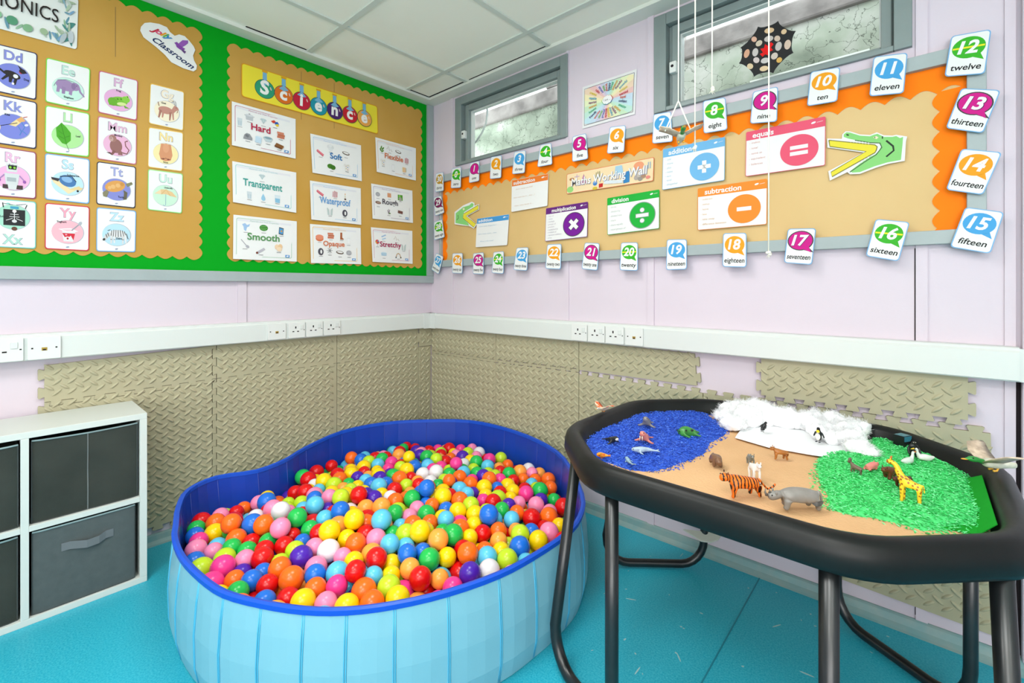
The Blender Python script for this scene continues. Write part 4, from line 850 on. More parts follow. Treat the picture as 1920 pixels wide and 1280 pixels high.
def fbin(label, y0, y1, z0, z1, m, seam, handle, x1, sag):
    o = MB(); n = 14; r = random.Random(label)
    pp = lambda i, j: (y0 + (y1 - y0) * i / n, z0 + (z1 - z0) * j / n)
    # front sheet with soft creases, sides, back, floor; open on top
    vs = []; ph = r.uniform(0, 6)
    for j in range(n + 1):
        for i in range(n + 1):
            y, z = pp(i, j); e = min(i, n - i) / n; f = min(j, n - j) / n
            d = sag * (math.sin(PI * i / n) * .4 * (j / n) + .5 * math.sin(5 * (i / n) * .8 + 6 * (j / n) + ph) * min(e, f) * 4 * .5)
            if seam and i == n // 2: d -= .0015
            vs.append((x1 - abs(d) - (.004 if (i in (0, n)) else 0) - (.003 if (j == 0) else 0), y, z - (sag * .45 * math.sin(PI * i / n) if j == n else 0)))
    fs = [(j * (n + 1) + i, j * (n + 1) + i + 1, (j + 1) * (n + 1) + i + 1, (j + 1) * (n + 1) + i) for j in range(n) for i in range(n)]
    o.smooth = True; o.add(vs, fs); o.smooth = False
    xb = SX0 + .02
    o.box((xb, y0, z0), (x1 - .005, y0 + .003, z1 - .004)); o.box((xb, y1 - .003, z0), (x1 - .005, y1, z1 - .004)); o.box((xb, y0, z0), (xb + .003, y1, z1 - .004)); o.box((xb, y0 + .003, z0), (x1 - .006, y1 - .003, z0 + .003))
    b = o.build('fabric_bin', m, loc=((xb + x1) / 2, (y0 + y1) / 2, z0))
    tag(b, label, 'storage bin', 'fabric bins in the cube shelf')
    k = MB(); k.tube([Vector(vs[n * (n + 1) + i]) + Vector((.001, 0, 0)) for i in range(n + 1)], .0028, 6)
    k.build('top_piping', M_PIPE, b)
    k = MB(); k.tube([Vector(vs[j * (n + 1)]) for j in range(n + 1)], .002, 6); k.tube([Vector(vs[j * (n + 1) + n]) for j in range(n + 1)], .002, 6); k.tube([Vector(vs[i]) for i in range(n + 1)], .002, 6); k.build('edge_piping', mat('bin_dark_piping', '3a3f3f', .7), b)
    if seam:
        k = MB(); k.tube([Vector(vs[j * (n + 1) + n // 2]) + Vector((.0005, 0, 0)) for j in range(n + 1)], .0016, 6); k.build('fold_seam', mat('bin_fold', '6f7474', .8), b)
    if handle:
        k = MB(); zc = z0 + (z1 - z0) * .72; L = (y1 - y0)
        pts = [(x1 + .001, y0 + L * .26, zc), (x1 + .004, y0 + L * .34, zc + .001), (x1 + .014, y0 + L * .5, zc - .008), (x1 + .012, y0 + L * .62, zc - .006), (x1 + .004, y0 + L * .69, zc + .001), (x1 + .001, y0 + L * .77, zc)]
        rings = [[(x, y, z - .013), (x, y, z + .013), (x - .0015, y, z + .013), (x - .0015, y, z - .013)] for x, y, z in pts]
        k.loft(rings, True, True); k.build('handle', mat('bin_handle_fabric', '666b6e', .8, bump=.1, bscale=300), b)
    return b
fbin('charcoal fabric bin with a fold seam in the upper right cube', -1.843, -1.575, .3165, .583, M_BIN, True, False, .286, .010)
fbin('grey fabric bin with a strap handle in the lower right cube', -1.842, -1.583, .022, .288, M_BIN2, False, True, .289, .002)
fbin('charcoal fabric bin in the upper left cube, cut by the frame', -2.135, -1.873, .3165, .578, M_BIN, False, False, .286, .010)
fbin('charcoal fabric bin in the lower left cube, cut by the frame', -2.135, -1.874, .022, .286, M_BIN, False, False, .286, .008)

# ---------------------------------------------------------------- ball pit
RIM = .30
rim_px = [(328, 985, .3), (333, 950, .3), (352, 917, .3), (404, 893, .297), (480, 881, .285), (535, 860, .285), (572, 838, .29), (640, 808, .298), (720, 792, .3), (800, 787, .3), (880, 788, .3), (950, 801, .3), (1010, 825, .3), (1058, 858, .3), (1092, 925, .3), (1088, 968, .3), (1060, 1001, .3), (1000, 1041, .3), (935, 1075, .3), (840, 1108, .3), (740, 1131, .3), (650, 1142, .3), (570, 1141, .3), (490, 1129, .3), (420, 1110, .3), (375, 1080, .3), (340, 1043, .3), (326, 1008, .3)]
rim = [onz(u, v, z) for u, v, z in rim_px]
pcx, pcy = .86, -.80
for p in rim:      # keep the pool clear of the mats
    p.x = max(p.x, .045); p.y = min(p.y, -.04)
NR = len(rim)
def crm(P, n):
    o = []; m = len(P)
    for i in range(m):
        a, b, c, d = P[i - 1], P[i], P[(i + 1) % m], P[(i + 2) % m]
        for k in range(n):
            t = k / n; o.append(.5 * ((2 * b) + (c - a) * t + (2 * a - 5 * b + 4 * c - d) * t * t + (3 * b - a - 3 * c + d) * t ** 3))
    return o
M_PO = mat('pool_pvc_light_blue', '84b8c6', .36, .4, var=.45, vscale=3, col2='68aec8', bump=.06, bscale=9)
M_PI = mat('pool_pvc_royal_blue', '0d3fae', .35, .5, var=.35, vscale=4, col2='0a2c8c', bump=.08, bscale=9)
M_PS = mat('pool_seam_blue', '4fb2d6', .4, .4)
pool = empty('ball_pit', (pcx, pcy, 0), 'round light blue folding ball pit with royal blue lining in the corner', 'ball pit')
def inset(p, d, z):
    v = Vector((p.x - pcx, p.y - pcy, 0)); L = v.length; v = v * ((L - d) / L); return Vector((pcx + v.x, pcy + v.y, z))
dense = crm(rim, 3); ND = len(dense)
def bul(i): return .002 * abs(math.sin(PI * (i % 3) / 3))
mb = MB(); mb.smooth = False
mb.loft([[inset(p, -bul(i) * .2, max(.002, .0)) for i, p in enumerate(dense)], [inset(p, -.012 - bul(i), .06) for i, p in enumerate(dense)], [inset(p, -.014 - bul(i), .15) for i, p in enumerate(dense)], [inset(p, -.008 - bul(i), .23) for i, p in enumerate(dense)], [inset(p, 0, p.z - .004) for p in dense]])
mb.build('outer_wall', M_PO, pool)
mb = MB()
mb.loft([[inset(p, .02, .004) for p in dense], [inset(p, .02 - bul(i) * .6, .15) for i, p in enumerate(dense)], [inset(p, .008, p.z - .004) for p in dense]])
mb.build('inner_lining', M_PI, pool)
mb = MB(); mb.add([inset(p, .018, .006) for p in dense], [list(range(ND))]); mb.build('pool_floor', M_PI, pool)
rings = []
for dz, di in ((-.012, -.005), (.001, -.006), (.004, .001), (.001, .010), (-.012, .011)):
    rings.append([inset(p, di, p.z + dz) for p in dense])
mb = MB(); mb.loft(rings + [rings[0]]); mb.build('rim_binding', mat('pool_binding_blue', '1450c8', .4, .4), pool)
for i in range(NR):
    p = dense[i * 3]
    mb = MB(); mb.smooth = True
    for s_ in (-.5, .5):
        tv = (dense[(i * 3 + 1) % ND] - dense[i * 3 - 1]); tv.z = 0; tv = tv.normalized() * .005 * s_
        mb.tube([inset(p, .0, .004) + tv, inset(p, -.0132, .06) + tv, inset(p, -.0152, .15) + tv, inset(p, -.0092, .23) + tv, inset(p, -.001, p.z - .012) + tv], .0016, 5)
    mb.build('seam', M_PS, pool)

mb = MB(); mb.smooth = True
for i in range(NR):
    p = dense[i * 3]; mb.tube([inset(p, .0195, .02), inset(p, .019, .15), inset(p, .0085, p.z - .014)], .0022, 5)
mb.build('lining_seam', mat('pool_lining_seam', '0a2f94', .4), pool)

# balls: dropped onto a sloping bed and settled
rs = np.random.RandomState(5)
poly = np.array([[q.x, q.y] for q in [inset(p, .022, 0) for p in dense]])
def inside_d(P):        # distance inside the wall (negative outside) and inward normal, from the star-shaped outline
    c = np.array([pcx, pcy]); d = P - c; ang_ = np.arctan2(d[:, 1], d[:, 0]); r_ = np.hypot(d[:, 0], d[:, 1])
    pa = np.arctan2(poly[:, 1] - pcy, poly[:, 0] - pcx); pr_ = np.hypot(poly[:, 0] - pcx, poly[:, 1] - pcy); o = np.argsort(pa)
    R_ = np.interp(ang_, pa[o], pr_[o], period=2 * PI)
    return R_ - r_, -d / np.maximum(r_, 1e-6)[:, None], r_ / R_
NB = 900
def radius(n): return rs.choice([.0275, .030, .033, .035], size=n, p=[.2, .35, .3, .15])
rad = radius(NB)
xy = []
while len(xy) < NB:
    p = np.array([rs.uniform(0, 1.75), rs.uniform(-1.7, 0)]); d, _, _ = inside_d(p[None])
    if d[0] > .035: xy.append(p)
pos = np.zeros((NB, 3)); pos[:, :2] = xy
fwd = (pos[:, 0] - pcx) * -FX + (pos[:, 1] - pcy) * -FY
def bed(P, rho):
    f_ = (P[:, 0] - pcx) * -FX + (P[:, 1] - pcy) * -FY      # towards the camera
    return .100 + .045 * (1 - rho ** 2) + .030 * np.clip(f_ / .75, -.6, 1)
d_, n_, rho = inside_d(pos[:, :2])
pos[:, 2] = bed(pos, rho) + rs.uniform(.03, .22, NB)
for it in range(150):
    pos[:, 2] -= .0035 if it < 120 else .0015
    for sub in range(2):
        D = pos[:, None, :] - pos[None]; dist = np.sqrt((D ** 2).sum(-1)) + 1e-9
        ov = rad[:, None] + rad[None] - dist; np.fill_diagonal(ov, 0); ov = np.clip(ov, 0, None)
        pos += ((D / dist[..., None]) * ov[..., None] * .32).sum(1)
        d_, n_, rho = inside_d(pos[:, :2])
        pen = np.clip(rad + .002 - d_, 0, None); pos[:, :2] += n_ * pen[:, None]
        lo = bed(pos, rho) + rad; pos[:, 2] = np.maximum(pos[:, 2], lo)
# what the camera sees of each ball
BC = [('red', 'd80e10'), ('orange', 'fb6c18'), ('yellow', 'f8d006'), ('lime', 'bede2a'), ('green', '22b850'), ('light blue', '5cc0e4'), ('blue', '1f6fd6'), ('light pink', 'f58ab2'), ('hot pink', 'f03c90'), ('white', 'e6e2e6'), ('purple', '4b20a8'), ('pale orange', 'fca242')]
prob = np.array([.17, .09, .13, .10, .12, .09, .10, .07, .05, .05, .05, .06]); prob /= prob.sum()
bc = rs.choice(len(BC), size=NB, p=prob)
W_, H_ = 960, 640
zb = np.full((H_, W_), 1e9); ib = np.full((H_, W_), -1)
scr = np.array([proj(p) for p in pos]); pxr = rad * F / scr[:, 2] / 2
for i in range(NB):
    u, v, d = scr[i, 0] / 2, scr[i, 1] / 2, scr[i, 2]; r_ = pxr[i]
    x0, x1, y0, y1 = int(max(0, u - r_)), int(min(W_ - 1, u + r_ + 1)), int(max(0, v - r_)), int(min(H_ - 1, v + r_ + 1))
    if x1 <= x0 or y1 <= y0: continue
    yy, xx = np.mgrid[y0:y1 + 1, x0:x1 + 1]; q = ((xx - u) ** 2 + (yy - v) ** 2) / r_ ** 2
    dd = d - rad[i] * np.sqrt(np.clip(1 - q, 0, 1)); m_ = (q < 1) & (dd < zb[y0:y1 + 1, x0:x1 + 1])
    zb[y0:y1 + 1, x0:x1 + 1][m_] = dd[m_]; ib[y0:y1 + 1, x0:x1 + 1][m_] = i
vis = np.bincount(ib[ib >= 0].ravel(), minlength=NB)
order = np.argsort(-vis); single = set(order[:300].tolist()); rest = [i for i in range(NB) if i not in single]
BMAT = [mat('ball_plastic_' + n.replace(' ', '_'), h, .24, .4) for n, h in BC]
protos = {}
mb = MB(); mb.smooth = True; mb.ell((0, 0, 0), 1, 26, 16)
for i, (n, h) in enumerate(BC):
    o = mb.build('play_ball', BMAT[i]); protos[i] = o.data; bpy.data.objects.remove(o)
used_labels = {}
topi = order[:300]
def nb(i, dx, dy):       # colour of the visible neighbour on one side
    best = None
    for j in order[:430]:
        if j == i or vis[j] < 12: continue
        a = scr[j, 0] - scr[i, 0]; b = scr[j, 1] - scr[i, 1]; l = math.hypot(a, b)
        if l < 1 or (a * dx + b * dy) / l < .72: continue
        if best is None or l < best[0]: best = (l, j)
    return BC[bc[best[1]]][0] if best else None
umin, umax = scr[topi, 0].min(), scr[topi, 0].max(); 
def zone(i):
    _, _, r_ = inside_d(pos[i:i + 1, :2]); f_ = (pos[i, 0] - pcx) * -FX + (pos[i, 1] - pcy) * -FY; s_ = (pos[i, 0] - pcx) * RX + (pos[i, 1] - pcy) * RY
    if r_[0] < .4: return 'mid pit'
    a = math.atan2(f_, s_)
    return ('by right rim', 'by front right rim', 'by front rim', 'by front left rim', 'by left rim', 'by back left rim', 'by back rim', 'by back right rim')[int(((a + PI / 8) % (2 * PI)) / (PI / 4))]
for i in topi:
    n = BC[bc[i]][0]; L, R_, U, Dn = nb(i, -1, 0), nb(i, 1, 0), nb(i, 0, -1), nb(i, 0, 1)
    z_ = zone(i)
    cands = ['%s ball between %s and %s balls, %s' % (n, L or 'no', R_ or 'no', z_) if L and R_ else '%s ball at the edge %s' % (n, z_),
             '%s ball, %s ball left, %s right, %s behind, %s' % (n, L or 'no', R_ or 'no', U or 'no', z_),
             '%s ball, %s left, %s right, %s behind, %s before, %s' % (n, L or 'none', R_ or 'none', U or 'none', Dn or 'none', z_)]
    lab = next((c for c in cands if c not in used_labels), cands[-1]); used_labels[lab] = 1
    o = bpy.data.objects.new('play_ball', protos[bc[i]]); COL.objects.link(o); o.location = pos[i]; o.scale = (rad[i],) * 3
    o.rotation_euler = (rs.uniform(0, 6), rs.uniform(0, 6), 0)
    tag(o, lab, 'ball', 'plastic balls in the ball pit')
mb = MB(); mb.smooth = True
for i in rest: mb.m = int(bc[i]); mb.ell(pos[i], rad[i], 16, 10)
tag(mb.build('play_balls', BMAT, loc=(pcx, pcy, .15), recalc=False), 'the many half hidden plastic balls filling the gaps deeper in the pit', 'balls', None, 'stuff')
# ---------------------------------------------------------------- tray table
ZT = .655
M_TRAY = mat('black_tray_plastic', '0f100f', .4, .25, var=.4, vscale=6, col2='1e201e', bump=.05, bscale=25)
M_STEEL = mat('black_steel_tube', '17191a', .3, .6, var=.35, vscale=22, col2='2c2f2f', contrast=(.5, .8))
OX0, OX1, OY0, OY1, CH = 1.592, 2.586, -.985, -.085, .225
def octa(d, z, n=7):
    """rounded octagon inset by d"""
    k = d * (2 - math.sqrt(2)); c = CH - k * 1.0
    x0, x1, y0, y1 = OX0 + d, OX1 - d, OY0 + d, OY1 - d
    c = max(.05, CH - d * .586)
    cor = [(x0 + c, y0), (x1 - c, y0), (x1, y0 + c), (x1, y1 - c), (x1 - c, y1), (x0 + c, y1), (x0, y1 - c), (x0, y0 + c)]
    out = []
    for i in range(8):
        a, b, e = [Vector(cor[(i + q) % 8]) for q in (-1, 0, 1)]
        r = .075; p0 = b + (a - b).normalized() * r; p1 = b + (e - b).normalized() * r
        for k_ in range(n):
            t = k_ / (n - 1); q = p0 * (1 - t) ** 2 + b * 2 * t * (1 - t) + p1 * t * t; out.append(Vector((q.x, q.y, z)))
    return out
table = empty('tray_table', (2.09, -.535, 0), 'black octagonal play tray on a tubular stand, holding an animal scene', 'table')
prof = [(.03, .592), (.012, .588), (.004, .592), (0, .602), (.001, .625), (.006, .643), (.016, .653), (.028, .656), (.040, .652), (.048, .642), (.056, .622), (.064, .608), (.072, .604)]
mb = MB(); mb.smooth = True
mb.loft([octa(d, z) for d, z in prof], False, True)
mb.build('tray', M_TRAY, table)
mb = MB(); mb.smooth = False; mb.loft([octa(.03, .592), octa(.05, .596), octa(.07, .598)], False, True); mb.build('tray_underside', M_TRAY, table)
def uframe(p, q, pt=None, qt=None, name='leg', r=.016):
    """a bent tube: down to p, along the floor, up from q; pt and qt are its upper ends under the tray"""
    pt, qt = pt or p, qt or q
    p, q = Vector((*p, 0)), Vector((*q, 0)); d = (q - p).normalized(); L = (q - p).length; zt = .598; path = []
    path += [Vector((*pt, zt)), p + Vector((0, 0, .12))]
    for k in range(1, 7):
        t = k / 6 * PI / 2; path.append(p + d * (.085 * (1 - math.cos(t))) + Vector((0, 0, .018 + .095 * (1 - math.sin(t)))))
    for k in range(6, 0, -1):
        t = k / 6 * PI / 2; path.append(q - d * (.085 * (1 - math.cos(t))) + Vector((0, 0, .018 + .095 * (1 - math.sin(t)))))
    path += [q + Vector((0, 0, .12)), Vector((*qt, zt))]
    mb = MB(); mb.smooth = True; mb.tube(path, r, 14); o = mb.build(name, M_STEEL, table)
    k = MB()
    for t in (.25, .75): c = p + d * (L * t); k.tube([c + Vector((0, 0, .0)), c + Vector((0, 0, .004))], .014, 12)
    k.build('rubber_foot', mat('rubber', '111111', .7), o)
    return o
def holes(o, p, zs, d, r=.0185):
    k = MB(); d = Vector((*d, 0)).normalized()
    for z in zs:
        c = Vector((*p, z)) + d * .0158; k.tube([c, c + d * .0012], .0065, 14)
    k.build('adjustment_hole', M_DARK, o)
    k = MB()
    for z in zs:
        c = Vector((*p, z)) + d * .0152; k.tube([c, c + d * .0012], .0082, 14)
    k.build('hole_rim', mat('worn_brass_rim', '7a6238', .5, metal=.5), o)
flb = (1.872, -.945)
f1 = uframe((1.645, -.862), flb, (1.668, -.785)); holes(f1, flb, (.50, .40, .27, .17), (CX - flb[0] - .1, CY - flb[1]))
fr1 = (2.302, -.945)
f2 = uframe(fr1, (2.54, -.83), None, (2.525, -.79)); holes(f2, fr1, (.52, .42, .3), (CX - fr1[0] - .15, CY - fr1[1]))
uframe((1.512, -.352), (1.80, -.115), (1.598, -.335), (1.815, -.135), r=.0145)
uframe((2.218, -.115), (2.515, -.30), r=.0145)
# pale bracket plate clamped on the rear leg
c = onR(1318, 999, -.125)
mb = MB(); mb.prism([(-.072, .012), (.072, -.006), (.045, -.03), (.01, -.042), (-.025, -.036)], lambda p, d: Vector((c.x + p[0] * RX - p[1] * .6, c.y + p[0] * RY + p[1] * .4, c.z + p[1] * .55 + d)), .0, .005)
o = bev(mb.build('bracket_plate', mat('grey_bracket_plastic', 'b9bcb0', .4), table), .001)

# ---------------------------------------------------------------- sand, coloured rice, cotton wool, paper
ZS = .611
M_SAND = mat('play_sand', 'dcb184', .9, .1, var=.3, vscale=9, col2='cb9c6c', bump=.25, bscale=160)
rings = []
for k in range(0, 14):
    rg = octa(.0605, ZS); f_ = 1 - k / 14
    for p in rg:
        p.x = 2.089 + (p.x - 2.089) * f_; p.y = -.535 + (p.y + .535) * f_
        p.z = ZS + .004 * noise.noise(Vector((p.x * 9, p.y * 9, 0))) - (0 if k else .002)
    rings.append(rg)
mb = MB(); mb.smooth = True; mb.loft(rings, False, True); tag(mb.build('sand', M_SAND, loc=(2.09, -.535, ZS)), 'pale sand covering the floor of the black tray', 'sand', None, 'stuff')
def zonep(px, z=ZS): return [onz(u, v, z) for u, v in px]
def inpoly(x, y, P):
    c = False; j = len(P) - 1
    for i in range(len(P)):
        if (P[i].y > y) != (P[j].y > y) and x < (P[j].x - P[i].x) * (y - P[i].y) / (P[j].y - P[i].y) + P[i].x: c = not c
        j = i
    return c
def rice(name, label, px, cols, n, thick, strays, seed):
    P = zonep(px); r = random.Random(seed); mb = MB()
    x0, x1, y0, y1 = min(p.x for p in P), max(p.x for p in P), min(p.y for p in P), max(p.y for p in P)
    cx, cy = (x0 + x1) / 2, (y0 + y1) / 2
    def ed(x, y): return min(math.hypot(x - (a.x + (b.x - a.x) * t), y - (a.y + (b.y - a.y) * t)) for a, b in zip(P, P[1:] + P[:1]) for t in [max(0, min(1, ((x - a.x) * (b.x - a.x) + (y - a.y) * (b.y - a.y)) / ((b.x - a.x) ** 2 + (b.y - a.y) ** 2 + 1e-12)))])
    made = 0
    base = []
    while made < n:
        x, y = r.uniform(x0, x1), r.uniform(y0, y1); inn = inpoly(x, y, P)
        e = ed(x, y)
        if not inn and (e > .05 or r.random() > strays * math.exp(-e / .008)): continue
        if inn and e < .012 and r.random() < .35: continue
        h = thick * min(1, e / .035) if inn else 0
        hh = h * (.75 + .5 * noise.noise(Vector((x * 22, y * 22, seed)))) 
        z = ZS + .002 + max(0, hh) + r.uniform(-.003, .002)
        a = r.uniform(0, PI * 2); b = r.uniform(-.5, .5); L = r.uniform(.0035, .0052); w = r.uniform(.0012, .0017)
        t = Vector((math.cos(a) * math.cos(b), math.sin(a) * math.cos(b), math.sin(b))); s = Vector((-math.sin(a), math.cos(a), 0)); u = t.cross(s)
        c = Vector((x, y, z)); mb.m = r.choices(range(len(cols)), [q[1] for q in cols])[0]
        mb.add([c - t * L, c + s * w, c + u * w, c - s * w, c - u * w, c + t * L], [(0, 2, 1), (0, 3, 2), (0, 4, 3), (0, 1, 4), (5, 1, 2), (5, 2, 3), (5, 3, 4), (5, 4, 1)]); made += 1
    # bed of rice underneath
    mb.m = 0; N = 46
    vs = []; idx = {}; fs = []
    for j in range(N + 1):
        for i in range(N + 1):
            x, y = x0 + (x1 - x0) * i / N, y0 + (y1 - y0) * j / N; inn = inpoly(x, y, P); h = thick * min(1, ed(x, y) / .035) * (.75 + .5 * noise.noise(Vector((x * 22, y * 22, seed)))) if inn else -.004
            idx[i, j] = len(vs); vs.append((x, y, ZS - .0015 + h))
    for j in range(N):
        for i in range(N):
            q = [idx[i, j], idx[i + 1, j], idx[i + 1, j + 1], idx[i, j + 1]]
            if max(vs[k][2] for k in q) > ZS: fs.append(q)
    mb.add(vs, fs)
    o = mb.build(name, [mat('dyed_rice_' + q[0], q[0], .6, .3) for q in cols], loc=(cx, cy, ZS), recalc=False)
    return tag(o, label, 'rice', None, 'stuff')
BL = [(1085, 838), (1106, 812), (1160, 790), (1195, 775), (1245, 771), (1300, 772), (1330, 778), (1345, 790), (1358, 798), (1372, 812), (1362, 822), (1335, 832), (1325, 848), (1300, 860), (1280, 868), (1272, 880), (1225, 884), (1170, 880), (1122, 864), (1098, 850)]
rice('blue_rice', 'blue dyed rice piled as the sea in the left end of the tray', BL, [('2c56c4', 3), ('3a6ad8', 3), ('1f42a4', 2), ('5580e0', 1)], 6500, .012, .7, 3)
GR = [(1628, 822), (1672, 824), (1740, 850), (1800, 880), (1826, 898), (1838, 925), (1850, 945), (1866, 975), (1872, 990), (1800, 1001), (1732, 1000), (1690, 985), (1640, 972), (1592, 967), (1556, 956), (1545, 925), (1530, 900), (1525, 872), (1540, 850), (1598, 848)]
rice('green_rice', 'green dyed rice piled as grassland in the right end of the tray', GR, [('54d87c', 3), ('3cc868', 3), ('7ae89c', 2), ('2cae54', 2)], 8000, .016, .7, 8)
# green felt sheet standing against the right-hand inner wall of the tray
P0, P1 = (2.515, -.70), (2.515, -.34)
mb = MB(); mb.smooth = True
mb.loft([[Vector((P0[0] - .16, P0[1] - .05, ZS + .0035)), Vector((P0[0] - .012, P0[1], ZS + .004)), Vector((P0[0] + .014, P0[1] + .01, .640))], [Vector((P1[0] - .16, P1[1], ZS + .0035)), Vector((P1[0] - .012, P1[1], ZS + .004)), Vector((P1[0] + .014, P1[1], .640))]][::1])
gs = MB()
gs.add([(2.38, -.72, ZS + .0036), (2.503, -.70, ZS + .004), (2.529, -.68, .636), (2.38, -.36, ZS + .0036), (2.503, -.36, ZS + .004), (2.529, -.38, .636)], [(0, 1, 4, 3), (1, 2, 5, 4)])
o = gs.build('green_felt_sheet', mat('green_felt', '1c9a2c', .9, .1, var=.2, vscale=60, col2='158022'), loc=(2.47, -.53, ZS)); sm = o.modifiers.new('thickness', 'SOLIDIFY'); sm.thickness = .0015
tag(o, 'bright green felt sheet lining the right-hand inner wall of the tray', 'felt')
# paper sheet and cotton wool
pp = zonep([(1378, 820), (1440, 838), (1520, 852), (1604, 864), (1636, 838), (1560, 800), (1420, 796), (1388, 806)], ZS + .007)
mb = MB(); mb.prism([(p.x, p.y) for p in pp], lambda p, d: Vector((p[0], p[1], ZS + d)), .006, .0068)
tag(mb.build('paper_sheet', mat('white_paper_ice', 'eef0f2', .7), loc=sum(pp, Vector()) / 8), 'white paper sheet as ice lying on the sand under the cotton wool', 'paper')
M_COT = bpy.data.materials.new('cotton_fibre'); M_COT.use_nodes = True
b_ = M_COT.node_tree.nodes['Principled BSDF']; b_.inputs['Base Color'].default_value = (.9, .91, .92, 1); b_.inputs['Roughness'].default_value = 1; b_.inputs['Specular IOR Level'].default_value = .1
b_.inputs['Subsurface Weight'].default_value = .6; b_.inputs['Subsurface Radius'].default_value = (.03, .03, .03)
r = random.Random(21); mb = MB(); mb.smooth = True
lumps = []
for u, v, s in ((1368, 800, .034), (1400, 792, .046), (1385, 778, .042), (1435, 790, .046), (1470, 795, .040), (1415, 772, .048), (1450, 776, .042), (1490, 792, .038), (1505, 800, .036), (1540, 808, .036), (1530, 795, .040), (1565, 806, .044), (1585, 820, .040), (1600, 832, .036), (1608, 846, .028), (1560, 826, .030), (1595, 808, .036), (1500, 784, .034), (1366, 786, .032)):
    p = onz(u, v, ZS + .012); p.x = min(max(p.x, 1.7), 2.47); p.y = min(p.y, -.155); lumps.append((p, s))
rj = random.Random(2)
lumps += [(Vector((p.x + rj.uniform(-.03, .03), min(p.y + rj.uniform(-.02, .022), -.15), p.z + rj.uniform(-.002, .012))), s * rj.uniform(.6, .95)) for p, s in lumps for _ in range(2)]
vsall = []
def fuzz(p, s): return s * (.42 * noise.noise(p * 30) + .2 * noise.noise(p * 80) + .12 * noise.noise(p * 200))
for p, s in lumps:
    nu, nv = 26, 16; vs = []
    for j in range(nv + 1):
        th = PI * j / nv
        for i in range(nu):
            ph = 2 * PI * i / nu; d = Vector((math.sin(th) * math.cos(ph), math.sin(th) * math.sin(ph), math.cos(th))); q = p + Vector((d.x * s, d.y * s, d.z * s * .85 + s * .35))
            q = q + d * fuzz(q, s) * .9; q.z = max(q.z, ZS + .007); q.y = min(q.y, -.1); vs.append(q)
    mb.add(vs, [(j * nu + i, (j + 1) * nu + i, (j + 1) * nu + (i + 1) % nu, j * nu + (i + 1) % nu) for j in range(nv) for i in range(nu)])
    vsall += [(v_, (v_ - p).normalized()) for v_ in vs if v_.z > ZS + .012]
mb.smooth = False
for k in range(26000):
    q, d = r.choice(vsall); a = Vector((r.uniform(-1, 1), r.uniform(-1, 1), r.uniform(-.6, 1))); t = (a + d * .9).normalized(); L = r.uniform(.006, .016)
    s_ = t.orthogonal().normalized() * .00026; m_ = q + t * L * .5 + Vector((r.uniform(-1, 1), r.uniform(-1, 1), r.uniform(-1, 1))) * .003; e_ = m_ + (t + a * .8).normalized() * L * .5
    mb.add([q - s_, q + s_, m_ + s_, m_ - s_, e_], [(0, 1, 2, 3), (3, 2, 4)])
tag(mb.build('cotton_wool', M_COT, loc=(2.05, -.25, ZS), recalc=False), 'fluffy white cotton wool snow heaped along the back of the tray', 'cotton wool', None, 'stuff')
# ---------------------------------------------------------------- toy animals in the tray
def skinmesh(name, V, E, m, parent, T, root=0, sub=2):
    """a continuous body grown round a skeleton: V = (x, y, z, radius), E = edges; T places it in the scene"""
    sc = 50.0    # grown at a large size so small radii stay exact
    me = bpy.data.meshes.new(name); me.from_pydata([(v[0] * sc, v[1] * sc, v[2] * sc) for v in V], E, [])
    o = bpy.data.objects.new(name, me); COL.objects.link(o)
    o.modifiers.new('skin', 'SKIN'); md = o.modifiers['skin']; md.use_smooth_shade = True; md.branch_smoothing = .3
    for i, v in enumerate(V):
        r = v[3] if isinstance(v[3], tuple) else (v[3], v[3])
        me.skin_vertices[0].data[i].radius = (r[0] * sc, r[1] * sc); me.skin_vertices[0].data[i].use_root = (i == root)
    s = o.modifiers.new('sub', 'SUBSURF'); s.levels = sub; s.render_levels = sub
    dg = bpy.context.evaluated_depsgraph_get(); ev = o.evaluated_get(dg)
    out = bpy.data.meshes.new_from_object(ev); bpy.data.objects.remove(o); bpy.data.meshes.remove(me)
    P0 = Vector(parent.location)
    for v in out.vertices: v.co = T @ (v.co / sc) - P0
    for p in out.polygons: p.use_smooth = True
    out.materials.clear(); out.materials.append(m)
    b = bpy.data.objects.new(name, out); COL.objects.link(b); b.parent = parent
    return b


def place(p, face, s=1.0, tilt=0, roll=0):
    """face: direction in the photo, 'left','right','camera','away' or degrees from picture-right"""
    d = {'right': 0, 'away': 90, 'left': 180, 'camera': 270}.get(face, face)
    return Matrix.Translation(p) @ Matrix.Rotation(YAW + math.radians(d), 4, 'Z') @ Matrix.Rotation(tilt, 4, 'Y') @ Matrix.Rotation(roll, 4, 'X') @ Matrix.Scale(s, 4)


def bits(name, fn, m, parent, T):
    mb = MB(); mb.smooth = True; fn(mb); mb.v = [tuple(T @ Vector(v)) for v in mb.v]
    return mb.build(name, m, parent)


